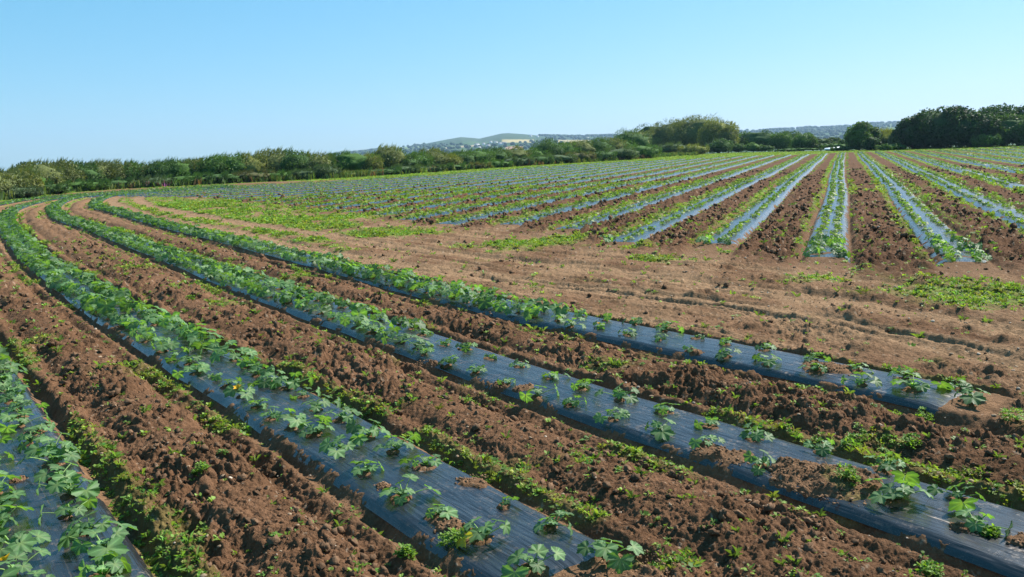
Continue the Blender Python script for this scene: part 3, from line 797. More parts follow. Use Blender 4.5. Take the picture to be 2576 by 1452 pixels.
# ------------------------------------------------------------------ weeds
def rosette(seed,n=9,tall=.5):
    r=random.Random(seed);V=[];Fc=[];c=[]
    for i in range(n):
        az=r.random()*6.28;el=r.uniform(.1,1.2)*tall*1.6;ln=r.uniform(.5,1.);w=ln*r.uniform(.2,.34)
        off=np.array([r.uniform(-.45,.45),r.uniform(-.45,.45),r.uniform(0,.5)*tall])
        d=np.array([math.cos(az)*math.cos(el),math.sin(az)*math.cos(el),math.sin(el)]);s_=np.array([-math.sin(az),math.cos(az),0])
        b=len(V);V+=[off,off+d*ln*.55+s_*w,off+d*ln-np.array([0,0,.15*ln]),off+d*ln*.55-s_*w];Fc.append((b,b+1,b+2,b+3))
        k=r.uniform(.75,1.3);c+=[np.array([.150,.235,.035])*k]*4
    return np.array(V),np.array(Fc),np.array(c)
ros=[rosette(i,10,.45+.1*(i%3)) for i in range(6)]
def tuft(seed,n=9):
    r=random.Random(seed);V=[];Fc=[];c=[]
    for i in range(n):
        az=r.random()*6.28;el=r.uniform(.7,1.4);ln=r.uniform(.8,1.7);w=.07
        off=np.array([r.uniform(-.2,.2),r.uniform(-.2,.2),0]);d=np.array([math.cos(az)*math.cos(el),math.sin(az)*math.cos(el),math.sin(el)]);s_=np.array([-math.sin(az),math.cos(az),0])*w
        b=len(V);e2=off+d*ln+np.array([math.cos(az),math.sin(az),-.6])*.35*ln
        V+=[off-s_,off+s_,off+d*ln*.7,e2];Fc.append((b,b+1,b+2,b+3));k=r.uniform(.75,1.2);c+=[np.array([.13,.20,.045])*k]*4
    return np.array(V),np.array(Fc),np.array(c)
ros+= [(V_,F_,C_*np.array([.55,.7,.8])) for V_,F_,C_ in (rosette(20,7,.8),rosette(21,12,.3))]+[tuft(30),tuft(31)]
def weeds_at(sx,sy,size,tint=None,zoff=0):
    parts=[]
    for t in range(10):
        m=np.arange(len(sx))%10==t
        if not m.any(): continue
        pos=np.stack([sx[m],sy[m],gh(sx[m],sy[m])+zoff-.1*size[m]],1)
        parts.append(tile(*ros[t],pos,rng.random(m.sum())*6.28,size[m],.25,tint=None if tint is None else tint[m]))
    return parts
sx,sy,sr_=scatter_r(190000,5.2,75,1.25)
I2=info(sx,sy);Wm,wr=weed_mask(sx,sy,I2)
dd=np.where(I2[7]>.5,I2[0],np.abs(I2[4]));inb=(I2[7]>.5)|((I2[5]>0)&(I2[6]>0))
ok=(rng.random(len(sx))<Wm*.95+.0)&((dd>.62)|~inb)&(I2[9]<hedger(I2[8]))
ok&=rng.random(len(sx))<np.where(I2[7]<.5,np.where(wr>.75,.95,.45),.62)
sx,sy,sr_=sx[ok],sy[ok],sr_[ok];print('weeds',len(sx))
tint=np.stack([.85+.6*rng.random(len(sx)),.9+.35*rng.random(len(sx)),.8+.5*rng.random(len(sx))],1)
size=(.020+.024*rng.random(len(sx)))*(1+sr_/14)
P_=weeds_at(sx,sy,size,tint)
# sparse single weeds anywhere on bare soil
sx,sy,sr_=scatter_r(6500,5.2,45,1.3);I2=info(sx,sy);dd=np.where(I2[7]>.5,I2[0],np.abs(I2[4]));inb=(I2[7]>.5)|((I2[5]>0)&(I2[6]>0));ok=((dd>.7)|~inb)&((I2[7]>.5)|(I2[5]>0)|(rng.random(len(sx))<.4))
sx,sy,sr_=sx[ok],sy[ok],sr_[ok]
size=(.02+.045*rng.random(len(sx))**2)*(1+sr_/20)
P_+=weeds_at(sx,sy,size)
V,Fl,c=merge(P_);o=link('weeds',mesh_np('weeds',V,Fl,col=c,mat=m_weed));tag(o,'low bright green weeds along the bed edges and over the headland','weeds',kind='stuff')
# grass and herbs on the far verge and among the far rows
sx,sy,sr_=scatter_r(150000,60,260,.6);t=np.radians(rng.uniform(-36,36,len(sx)));sx=sr_*np.sin(t);sy=sr_*np.cos(t)
I2=info(sx,sy);Wm,wr=weed_mask(sx,sy,I2);dd=np.where(I2[7]>.5,I2[0],np.abs(I2[4]));inb=(I2[0]<1.5)|((I2[5]>0)&(I2[6]>0))
ok=(rng.random(len(sx))<Wm*.8)&((dd>.62)|~inb)&(sr_<hedger(I2[8])+1)
sx,sy,sr_=sx[ok],sy[ok],sr_[ok];print('far weeds',len(sx))
tint=np.stack([.8+.8*rng.random(len(sx)),.9+.4*rng.random(len(sx)),.8+.5*rng.random(len(sx))],1)
P_=weeds_at(sx,sy,.09+.12*rng.random(len(sx)),tint)
V,Fl,c=merge(P_);o=link('verge_grass',mesh_np('verge_grass',V,Fl,col=c,mat=m_weed));tag(o,'bright green grass verge between the far rows and the hedge','grass',kind='stuff')
# individual big weed clumps
for i,(wx_,wy_,s_,l) in enumerate([(1059,812,.16,'tall bright weed clump between the second and third curved beds'),(2150,1118,.24,'dark leafy weed clump right of the soil gap on the bed'),(2320,1040,.22,'dark green weed clump below the end of the track-side bed'),(2290,1140,.18,'leafy weed clump on rough soil toward the right edge'),(2550,1075,.26,'dark weed clump beside the shaded ditch at the right edge'),(2130,1245,.2,'bushy weed clump at the left edge of the lower right bed'),(2490,1368,.11,'matted weed clump growing through a tear near the lower right'),(2340,1440,.16,'small weed clump at the bottom edge toward the right'),(1140,1385,.24,'large weed clump beside the bed end at bottom centre'),(1022,1395,.15,'smaller weed clump left of the large one at bottom centre'),(510,1225,.14,'upright weed clump on soil between the two left beds'),(750,690,.4,'bright weed clump between the third bed and the track-side bed'),(480,765,.22,'round weed clump on soil below the middle of the left bed'),(180,770,.3,'broad weed clump left of the leftmost curved bed edge')]):
    g0=gp(wx_,wy_);r=random.Random(i);parts=[]
    for k in range(34):
        a=r.random()*6.28;q=s_*math.sqrt(r.random())*.5;V,Fc,c=ros[k%6]
        z=float(gh(g0[0]+q*math.cos(a),g0[1]+q*math.sin(a)))+ (s_*.55)*(1-(q/s_)**2)*r.random()
        b=np.array([.8,.9,.9])*(.8+.5*r.random())
        parts.append(((V*(.035+.03*r.random())*(1+.6*(s_>.3)))@rotz(a).T+np.array([q*math.cos(a),q*math.sin(a),z]),Fc,c*b))
    V,Fl,c=merge(parts);o=link('weed_clump',mesh_np('weed_clump',V,np.vstack(Fl),col=c,mat=m_weed),loc=(g0[0],g0[1],0));tag(o,l,'weed','separate weed clumps')
# ------------------------------------------------------------------ foliage
KIND={'olive':((.142,.159,.057),(.088,.118,.038)),'green':((.083,.159,.035),(.053,.112,.026)),'dark':((.040,.085,.028),(.024,.059,.020)),
 'grey':((.088,.130,.059),(.059,.094,.042)),'yellow':((.183,.195,.053),(.118,.147,.040)),'rust':((.130,.112,.050),(.071,.094,.035)),'bright':((.142,.236,.035),(.083,.165,.024)),'mid':((.068,.130,.038),(.045,.092,.027))}
def crown_arrays(seed,w,dp,ht,kind,nleaf,ls,shoots=0,z0=0.,nl=26,lean=0.,pinch=1.,lobe=.30):
    r=np.random.default_rng(seed);c1,c2=[np.array(c) for c in KIND[kind]]
    ax=np.array([w/2,dp/2,ht/2])
    # lobes over the ellipsoid
    d=r.normal(size=(nl,3));d[:,2]=np.where(r.random(nl)<.45,np.abs(d[:,2])*1.2,-.9*r.random(nl));d/=np.linalg.norm(d,axis=1)[:,None]
    lr=lobe*min(w,dp,ht*1.15)*(.6+.65*r.random(nl))
    lc=d*(ax-lr[:,None]*.72*np.ones(3))
    lc[:,2]+=ht/2;lc[:,2]=np.maximum(lc[:,2],lr*.55)
    lr[0]*=1.15
    k=r.choice(nl,nleaf,p=lr**2/np.sum(lr**2))
    u=r.normal(size=(nleaf,3));u/=np.linalg.norm(u,axis=1)[:,None]
    out=d[k];s=np.sum(u*out,1)<-.25;u[s]=-u[s]
    pos=lc[k]+u*(lr[k]*(.80+.30*r.random(nleaf)**1.5))[:,None]
    pos[:,0]+=lean*np.clip(pos[:,2],0,None)
    pos[:,2]+=z0
    keep=pos[:,2]>.05+z0*.6;pos=pos[keep];u=u[keep];k=k[keep];n=len(pos)
    nrm=u+.75*r.normal(size=(n,3));nrm/=np.linalg.norm(nrm,axis=1)[:,None]
    a=np.cross(nrm,r.normal(size=(n,3)));a/=np.linalg.norm(a,axis=1)[:,None];b=np.cross(nrm,a)
    s1=(ls*(.6+.8*r.random(n)))[:,None];s2=s1*(.45+.3*r.random((n,1)))
    V=np.stack([pos-a*s1*.5,pos+b*s2*.5,pos+a*s1*.5,pos-b*s2*.5],1).reshape(-1,3)
    Fc=np.arange(n*4).reshape(n,4)
    lt=r.random(nl)[k][:,None]*.6+.4*r.random((n,1));col=(c2*(1-lt)+c1*lt)*(.8+.4*r.random((n,1)))
    cc=np.repeat(col,4,axis=0)
    if shoots:
        up=np.nonzero(u[:,2]>.35)[0];m=r.choice(up,min(shoots,len(up)));p=pos[m]
        dirv=np.stack([.45+.3*r.normal(size=len(m)),.2*r.normal(size=len(m)),.75+.25*r.random(len(m))],1);ln=ls*(1.4+2.2*r.random(len(m)))[:,None]
        sd=np.stack([np.ones(len(m)),np.zeros(len(m)),-.5*np.ones(len(m))],1)*ls*.16
        V2=np.stack([p-sd,p+sd,p+dirv*ln],1).reshape(-1,3);F2=np.arange(len(m)*3).reshape(-1,3)+len(V)
        V=np.vstack([V,V2]);cc=np.vstack([cc,np.repeat(col[m]*1.1,3,axis=0)]);Fl=[Fc,F2]
    else: Fl=[Fc]
    # inner mass
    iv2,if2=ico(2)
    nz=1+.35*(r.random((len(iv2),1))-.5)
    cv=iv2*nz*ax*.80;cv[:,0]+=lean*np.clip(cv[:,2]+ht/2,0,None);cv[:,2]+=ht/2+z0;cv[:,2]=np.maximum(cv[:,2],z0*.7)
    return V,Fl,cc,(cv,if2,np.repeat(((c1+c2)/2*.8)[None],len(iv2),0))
def trunk_arrays(ht,rad,seed,w):
    parts=[];r=random.Random(seed);col=(.12,.095,.07)
    parts.append(tube((0,0,-.4),(r.uniform(-.2,.2),0,ht*.75),0,rad,rad*.3,8,5,col))
    for i in range(6):
        a=r.random()*6.28;z=ht*r.uniform(.2,.5);parts.append(tube((0,0,z),(w*.36*math.cos(a),w*.36*math.sin(a),z+ht*.3),.1,rad*.4,rad*.1,5,3,col))
    V,Fl,c=merge(parts);return V,np.vstack(Fl),c
def plant_tree(name,px_,basey,topy,wpx,kind,label,cat,group=None,back=0.,nleaf=1600,ls=.24,shoots=150,nl=26,lean=0.,depth=.9,lobe=.30,z0f=0.):
    d=ray(px_,basey);t=-H/d[2];P0=d*t;P0=P0*(1+back/np.linalg.norm(P0[:2]))
    dist_=np.linalg.norm(P0[:2])
    dt=ray(px_,topy);k=np.linalg.norm(P0[:2])/np.linalg.norm(dt[:2]);ztop=H+dt[2]*k
    sx_=dist_/F*1.01
    w=wpx*sx_*1.02;ht=max(ztop,.8)
    dp=w*depth if w<9 else w*.75
    cy=dp*.42
    dirn=P0[:2]/dist_;
    loc=(P0[0]+dirn[0]*cy,P0[1]+dirn[1]*cy,0)
    ht=ht+ (ht-H)*cy/dist_
    sd=hash_(label)
    V,Fl,cc,core=crown_arrays(sd,w,dp,ht*(1-z0f),kind,nleaf,ls,shoots,ht*z0f,nl,lean,1.,lobe)
    e=bpy.data.objects.new(name,None);C.objects.link(e);e.location=loc;e.rotation_euler=(0,0,-math.atan2(loc[0],loc[1]))
    tag(e,label,cat,group)
    me=mesh_np('crown',V,Fl,col=cc,mat=m_fol);cr_=link('crown',me,e)
    link('inner_crown',mesh_np('inner_crown',core[0],core[1],col=core[2],mat=m_core,smooth_=True),cr_)
    tv,tf,tcx=trunk_arrays(ht,max(.08,.02*w+.03*ht*.5),sd,w);link('trunk',mesh_np('trunk',tv,tf,col=tcx,mat=m_bark,smooth_=True),e)
    return e
def hash_(s): 
    v=7
    for ch in s: v=(v*131+ord(ch))%1000003
    return v
def hb(x): return float(np.interp(x,[q[0] for q in hedgepx],[q[1] for q in hedgepx]))
# hedge shrubs left to right (pixel x, top y, width, kind, back)
HS=[(-60,430,110,'olive',0),(8,434,70,'olive',0),(52,431,60,'yellow',0),(100,409,75,'olive',2),(150,409,70,'olive',1),(198,413,70,'mid',1),(243,411,66,'olive',2),(285,408,70,'olive',1),(330,413,66,'green',1),(372,412,62,'olive',2),(412,407,64,'mid',1),(452,405,66,'green',1),(492,403,60,'olive',2),(540,396,64,'green',1),(583,389,72,'green',1),(632,390,66,'yellow',1),(690,380,88,'olive',2),(735,382,80,'mid',1),(790,389,80,'olive',1),(880,383,105,'green',2),(926,391,50,'yellow',1),(976,371,72,'olive',2),(1020,394,60,'mid',0),(1050,388,56,'green',0),(1082,378,72,'olive',1),(1126,391,56,'yellow',0),(1160,384,60,'mid',1),(1198,377,66,'green',1),(1240,375,66,'mid',1),(1290,372,70,'olive',1),(1335,374,62,'green',0),(1378,353,62,'mid',1),(1420,362,62,'green',1),(1458,355,60,'olive',0),(1500,351,66,'mid',0),(1535,349,60,'olive',1),(1583,329,84,'mid',2)]
for i,(x_,ty,w_,kd,bk) in enumerate(HS):
    plant_tree('hedge_shrub',x_,hb(x_)-1,ty,w_*1.4,kd,'%s windswept shrub, %s from the left in the long hedge'%({'olive':'olive','green':'mid green','mid':'dense dark green','yellow':'yellowish green'}[kd],ordn[i+1]),'shrub','shrubs of the long hedge',back=bk,nleaf=2600,ls=.27,shoots=260,nl=34,lean=.06,lobe=.27)
for i,x_ in enumerate(range(-90,1600,38)):
    tp=float(np.interp(x_,[q[0] for q in HS],[q[1] for q in HS]))+7
    plant_tree('hedge_shrub',x_+11,hb(x_+11)-1,tp,84,('mid','green','olive')[i%3],'%s shrub in the back line of the long hedge, %s from left'%(('Dark green','Leafy green','Olive')[i%3],ordn[i+1]),'shrub','shrubs of the long hedge',back=3.5,nleaf=1100,ls=.3,shoots=100,nl=16,lean=.06,lobe=.3)
# lower bushes in front of the hedge
LB=[(30,470,80,'grey'),(120,462,70,'mid'),(210,455,76,'green'),(300,452,70,'mid'),(395,445,80,'grey'),(470,440,70,'green'),(560,436,80,'mid'),(640,432,70,'rust'),(700,432,70,'green'),(765,428,56,'grey'),(820,417,50,'grey'),(890,434,50,'yellow'),(955,425,70,'mid'),(1010,418,60,'grey'),(1070,418,70,'grey'),(1130,414,70,'mid'),(1190,412,60,'rust'),(1240,405,66,'green'),(1300,397,60,'grey'),(1350,392,60,'mid'),(1400,388,66,'grey'),(1455,384,60,'rust'),(1510,380,60,'mid'),(1560,372,70,'grey'),(1610,365,70,'green')]
for i,(x_,ty,w_,kd) in enumerate(LB):
    plant_tree('low_bush',x_,hb(x_)+1.5,ty,w_*1.5,kd,'low %s bush, %s from left at the foot of the long hedge'%({'grey':'grey-green','mid':'dark green','green':'leafy green','yellow':'yellowish','rust':'rusty brown-green'}[kd],ordn[i+1]),'bush','low bushes at the hedge foot',back=-1.,nleaf=2400,ls=.2,shoots=420,nl=34,lobe=.24)
TS=[('hedge_tree',1640,384,312,110,'dark','dark green tree left of the tall olive willow mass',6,4000,.4,0),
('hedge_tree',1600,388,330,90,'olive','olive windswept tree sloping down to the hedge end',1,3500,.33,1),
('hedge_tree',1655,386,330,130,'yellow','rust-tinged olive bush sloping in front of the tall willow mass',-1,4500,.33,1),
('willow_tree',1700,385,300,120,'olive','tall olive willow, left crown of the big rounded clump',6,6500,.42,1),
('willow_tree',1758,385,294,130,'olive','tall olive willow, middle crown of the big rounded clump',5,7500,.42,1),
('willow_tree',1806,385,302,90,'yellow','yellow-green willow, right crown of the big rounded clump',4,5500,.42,1),
('willow_tree',1832,384,322,44,'olive','slim olive willow at the right end of the rounded clump',2,2500,.38,1),
('low_bush',1690,390,362,90,'grey','grey-green bramble bush below the willow clump, left one',-3,2200,.3,1),
('low_bush',1745,389,366,70,'yellow','yellowish bramble bush below the willow clump, right one',-3,2200,.3,1),
('low_bush',1810,386,350,60,'mid','dark leafy bush below the right side of the willow clump',-2,2400,.34,0),
('low_bush',1858,384,362,40,'mid','small round dark bush just right of the willow clump',0,1200,.3,0),
('low_bush',1895,383,360,40,'green','small round leafy bush second right of the willow clump',0,1200,.3,0),
('low_bush',1925,382,366,36,'mid','small dark bush third right of the willow clump',0,1200,.3,0),
('broadleaf_tree',1905,382,330,110,'mid','broad dark tree in the gap right of the willow clump',30,4500,.5,0),
('broadleaf_tree',1868,382,338,70,'green','mid green tree directly right of the willow clump, set back',40,3500,.5,0),
('broadleaf_tree',1990,380,331,100,'mid','hazy dark tree behind the two small round trees',40,3500,.5,0),
('broadleaf_tree',2052,380,348,80,'grey','grey-green tree behind and right of the two small round trees',55,3000,.5,0),
('broadleaf_tree',1965,379,335,50,'green','left one of the two small round trees by the far field edge',3,3200,.38,0),
('broadleaf_tree',2022,379,337,48,'green','right one of the two small round trees by the far field edge',3,3200,.38,0),
('broadleaf_tree',2093,379,348,46,'grey','pale blue-green tree in the hazy gap above the white roof',60,2500,.5,0),
('broadleaf_tree',2128,379,351,50,'mid','small hazy tree left of the lone upright tree',45,2500,.5,0),
('low_bush',2000,381,373,110,'green','long low hedge bush under the two small round trees',-1,2200,.3,0),
('low_bush',2065,379,360,80,'grey','rounded grey-green bush left of the white roof',14,2600,.36,0),
('low_bush',2125,380,369,60,'mid','low dark bush right of the white roof',1,1600,.3,0),
('low_bush',2105,380,361,70,'green','broad green bush behind the white roof',20,2000,.36,0),
('broadleaf_tree',2163,379,310,56,'green','lone upright leafy tree at the far end of the field',4,5200,.42,0),
('broadleaf_tree',2195,379,322,40,'mid','narrow dark tree on the right shoulder of the lone tree',12,2500,.42,0),
('low_bush',2192,379,346,36,'dark','dark round shrub at the foot of the lone upright tree',-1,2000,.34,0),
('broadleaf_tree',2228,379,330,62,'yellow','pale olive tree between lone tree and dark wood',20,3500,.45,1),
('broadleaf_tree',2255,378,338,60,'olive','olive tree beside the left edge of the dark wood',6,3500,.42,1),
('low_bush',2240,379,362,60,'green','light green bush left of the dark wood',2,1800,.32,0),
('broadleaf_tree',2295,376,299,70,'dark','dark tree, leftmost of the big dark wood',1,6000,.5,0),
('broadleaf_tree',2372,374,272,130,'dark','tallest rounded dark tree in the big dark wood',2,12000,.52,0),
('broadleaf_tree',2330,375,290,90,'dark','dark tree between the leftmost and the tallest of the wood',6,6000,.52,0),
('broadleaf_tree',2445,372,286,110,'dark','broad dark tree right of the tallest in the wood',1,9000,.5,0),
('broadleaf_tree',2505,369,269,130,'dark','high dark tree set back toward the right edge of the wood',22,8000,.55,0),
('broadleaf_tree',2590,368,268,110,'dark','dark tree set back at the right photo edge',26,6000,.55,0),
('broadleaf_tree',2560,368,291,120,'mid','dark green rounded tree in front at the right photo edge',0,9000,.46,0),
('broadleaf_tree',2700,362,280,140,'mid','dark green tree just past the right photo edge',0,4000,.5,0),
('low_bush',2480,371,335,60,'green','olive-lit bush at the right side of the broad dark tree',-1,2500,.38,0),
('distant_tree',70,470,411,46,'dark','larger dark tree peeping over the hedge at far left',40,2500,.5,0),
('distant_tree',46,470,427,24,'dark','smaller dark tree peeping over the hedge at far left',42,1200,.45,0),
('distant_tree',440,455,404,60,'dark','dark tree top behind the hedge, left of two',60,2000,.5,0),
('distant_tree',505,450,402,70,'dark','dark tree top behind the hedge, right of two',60,2000,.5,0)]
for nm,x_,by,ty,w_,kd,lb_,bk,nlf,ls,sh in TS:
    plant_tree(nm,x_,by,ty,w_*1.08,kd,lb_,'bush' if 'bush' in nm else 'tree',{'low_bush':'bushes along the far field edge'}.get(nm,'trees beyond the field'),back=bk,nleaf=nlf,ls=ls,shoots=250 if sh else 0,nl=60 if w_>100 else 38,lobe=.22 if w_>100 else .25)
# rough herbs at the foot of the hedge
hx=rng.uniform(-200,1760,3600);hy=np.interp(hx,[q[0] for q in hedgepx],[q[1] for q in hedgepx])+rng.uniform(-3.,2.2,len(hx))
gx=np.array([gp(a_,b_) for a_,b_ in zip(hx,hy)])
def stalks(seed,n=12):
    r=random.Random(seed);V=[];Fc=[];c=[]
    for i in range(n):
        a=r.random()*6.28;x0,y0=r.uniform(-.4,.4),r.uniform(-.4,.4);h_=r.uniform(.5,1.);w=.05+.05*r.random();dx,dy=r.uniform(-.25,.3),r.uniform(-.2,.2);b=len(V)
        ca,sa=math.cos(a)*w,math.sin(a)*w
        V+=[(x0-ca,y0-sa,0),(x0+ca,y0+sa,0),(x0+dx+ca*1.6,y0+dy+sa*1.6,h_*.7),(x0+dx,y0+dy,h_)];Fc.append((b,b+1,b+2,b+3));k=r.uniform(.7,1.3);c+=[np.array([1,1,1.])*k]*4
    return np.array(V),np.array(Fc),np.array(c)
nz=fbm(hx*.018,np.zeros(len(hx)),400,2);sel=rng.random(len(hx))
cols=np.where((sel<.4*ss(.55,.7,nz))[:,None],np.array([[.13,.08,.05]]),np.where((sel>.5)[:,None],np.array([[.075,.13,.04]]),np.array([[.13,.16,.05]])))
pp=((np.abs(hx-410)<25)|(np.abs(hx-380)<14))&(sel<.4);cols[pp]=[.35,.12,.30]
parts=[]
for t in range(4):
    m=np.arange(len(hx))%4==t;pos=np.stack([gx[m,0],gx[m,1],np.zeros(m.sum())-.05],1);hh=.7+.9*rng.random(m.sum())
    parts.append(tile(*stalks(t),pos,rng.random(m.sum())*6.28,hh*.8,.25,sz=hh*.9,tint=cols[m]))
V,Fl,c=merge(parts);o=link('hedge_undergrowth',mesh_np('hedge_undergrowth',V,Fl,col=c,mat=m_weed));tag(o,'rough docks, nettles and reddish weeds at the foot of the hedge','undergrowth',kind='stuff')
# low white-roofed shed behind the far end of the rows
d0=gp(2093,379.5);dn=d0/np.linalg.norm(d0);an=-math.atan2(d0[0],d0[1])
sh=bpy.data.objects.new('shed',None);C.objects.link(sh);sh.location=(d0[0]+dn[0]*2,d0[1]+dn[1]*2,0);sh.rotation_euler=(0,0,an)
tag(sh,'low shed with a bright white sloping roof behind the far row ends','shed')
def box(x0,x1,y0,y1,z0,z1):
    V=np.array([(x0,y0,z0),(x1,y0,z0),(x1,y1,z0),(x0,y1,z0),(x0,y0,z1),(x1,y0,z1),(x1,y1,z1),(x0,y1,z1)],float)
    return V,np.array([(0,3,2,1),(4,5,6,7),(0,1,5,4),(1,2,6,5),(2,3,7,6),(3,0,4,7)])
V,q=box(-1.6,1.6,0,2.,0,.28);link('wall',mesh_np('wall',V,q,col=np.repeat([[.3,.3,.28]],8,0),mat=m_wall),sh)
V,q=box(-1.8,1.8,-.2,2.2,.28,.36);V[4:,2]+=np.array([.0,.25,.55,.3]);V[:4,2]+=np.array([.0,.25,.55,.3]);link('roof',mesh_np('roof',V,q,col=np.repeat([[.85,.87,.9]],8,0),mat=m_pale),sh)
# ------------------------------------------------------------------ hills
HP=[(-200,440),(300,428),(600,412),(700,407),(800,398),(840,392),(870,389),(931,383),(994,373),(1069,362),(1119,352),(1159,345),(1180,346.5),(1206,349),(1244,340),(1262,336),(1279,335),(1300,336.5),(1320,338),(1363,342),(1425,344),(1528,342),(1555,342),(1700,343),(1780,338),(1838,332),(1870,329),(1932,328),(2007,325),(2027,322),(2082,322),(2144,318),(2182,313),(2244,310),(2272,310),(2400,308),(2600,302),(2900,300)]
R0,R1=2300.,5000.
cols_=np.arange(-200,2900,4.);yt=np.interp(cols_,[a for a,b in HP],[b for a,b in HP])
phi=[];ele=[]
for a_,b_ in zip(cols_,yt):
    d=ray(a_,b_);phi.append(math.atan2(d[0],d[1]));ele.append(d[2]/math.hypot(d[0],d[1]))
phi=np.array(phi);ele=np.array(ele)
rh=np.r_[np.linspace(1500,R1,110),np.linspace(R1+60,6800,14)]
RR,PP=np.meshgrid(rh,phi,indexing='ij');EE=np.repeat(ele[None],len(rh),0)
top=H+EE*R1
s=np.clip((RR-R0)/(R1-R0),0,1)
sh_=np.where(RR<=R1,.22*ss(0,.3,s)+.78*s**1.25,1-.35*ss(0,1,(RR-R1)/1800))
low=-30.
HZ=low+(top-low)*sh_
X=RR*np.sin(PP);Y=RR*np.cos(PP)
HZ+= (5*(fbm(X.ravel()/260,Y.ravel()/260,500,3).reshape(X.shape)-.5))*np.where(RR<R1*.96,1,.1)*ss(0,.1,s)
ux,uy=proj(X.ravel(),Y.ravel(),HZ.ravel())
# land cover: patchwork of fields, moor on top
fxk=np.floor(X.ravel()/150+.8*vn(X.ravel()/300,Y.ravel()/300,510));fyk=np.floor(Y.ravel()/230+.8*vn(X.ravel()/260,Y.ravel()/260,511))
hh_=hsh(fxk,fyk,512)[:,None]
pal=np.array([[.04,.08,.026],[.05,.10,.03],[.036,.07,.026],[.065,.105,.038],[.028,.056,.024]])
cc=pal[(hh_[:,0]*4.99).astype(int)]
moor=ss(363,350,uy)*ss(900,1000,ux)*ss(1400,1330,ux)
moor=moor[:,None];cc=cc*(1-moor)+np.array([[.050,.080,.030]])*moor*(.8+.4*fbm(X.ravel()/90,Y.ravel()/90,520,4))[:,None]
def rect(x0,x1,y0,y1,c,sl=0):
    m=(ux>x0)&(ux<x1)&(uy>y0+sl*(ux-x0))&(uy<y1+sl*(ux-x0));cc[m]=c
rect(1264,1343,351,359,(.33,.27,.12));rect(1398,1489,352,361,(.34,.28,.13));rect(1271,1324,368,376,(.28,.17,.11))
rect(1000,1086,369,376,(.14,.19,.07),-.03);rect(1120,1196,371,375,(.27,.22,.13),-.09);rect(1140,1180,379,382,(.33,.3,.17));rect(1040,1110,376,378,(.25,.24,.13))
rect(1500,1560,352,356,(.13,.18,.07));rect(2020,2130,329,333.5,(.20,.22,.11),-.095);rect(2030,2150,333,338,(.13,.2,.08),-.09);rect(2150,2270,318,321,(.15,.19,.08),-.05);rect(2200,2272,328,331,(.2,.17,.09))
wd=(fbm(X.ravel()/110,Y.ravel()/160,530,3)>.53)&(moor[:,0]<.4);woodm=wd
n0,n1=X.shape;id_=np.arange(n0*n1).reshape(n0,n1)
qd=np.stack([id_[:-1,:-1],id_[:-1,1:],id_[1:,1:],id_[1:,:-1]],-1).reshape(-1,4)
V=np.stack([X,Y,HZ],-1).reshape(-1,3)
o=link('hills',mesh_np('hills',V,qd,col=cc,mat=m_hill,smooth_=True));tag(o,kind='structure')
# woodland and hedge lines on the hills
fld=(cc[:,0]>.25)
cand=np.nonzero(woodm&(RR.ravel()<R1*1.0)&(RR.ravel()>2500)&~fld)[0]
edge=np.zeros(len(V),bool);fk=(fxk*31+fyk*17).reshape(n0,n1);e1=(fk[:,1:]!=fk[:,:-1]);edge.reshape(n0,n1)[:,1:]|=e1;edge.reshape(n0,n1)[1:]|=(fk[1:]!=fk[:-1])
cand2=np.nonzero(edge&(moor[:,0]<.6)&(RR.ravel()>2500)&(RR.ravel()<R1*1.01)&~fld)[0]
cand=cand[~((uy[cand]<364)&(ux[cand]>960)&(ux[cand]<1340))];cand2=cand2[~((uy[cand2]<366)&(ux[cand2]>960)&(ux[cand2]<1300))]
pick=np.r_[rng.choice(cand,min(2600,len(cand)),replace=False),rng.choice(cand2,min(2200,len(cand2)),replace=False)]
# crest trees
crest=np.nonzero((np.abs(RR.ravel()-R1)<40)&((ux>1325)|((ux>820)&(ux<960)))&(fbm(ux*.05,ux*0,540,2)>.42))[0]
crest2=np.repeat(crest,3)
pick=np.r_[pick,crest2]
pos=V[pick]+np.stack([rng.normal(size=len(pick))*12,rng.normal(size=len(pick))*12,np.zeros(len(pick))],1)
iv0,if0=ico(0);tv=np.array([1,1,.75])*iv0*(1+.3*(rng.random((len(iv0),1))-.5));tv[:,2]+=.4
sc2=6+6*rng.random(len(pick));ux2=ux[pick];sc2=np.where((ux2>840)&(ux2<960),sc2*1.5,sc2)
V2,F2,c2=tile(tv,if0,np.repeat([[.045,.075,.035]],len(iv0),0),pos,rng.random(len(pick))*6.28,sc2,.35)
o=link('distant_woodland',mesh_np('distant_woodland',V2,F2,col=c2,mat=m_core));tag(o,'dark woods and field hedges on the far hillsides','woodland',kind='stuff')
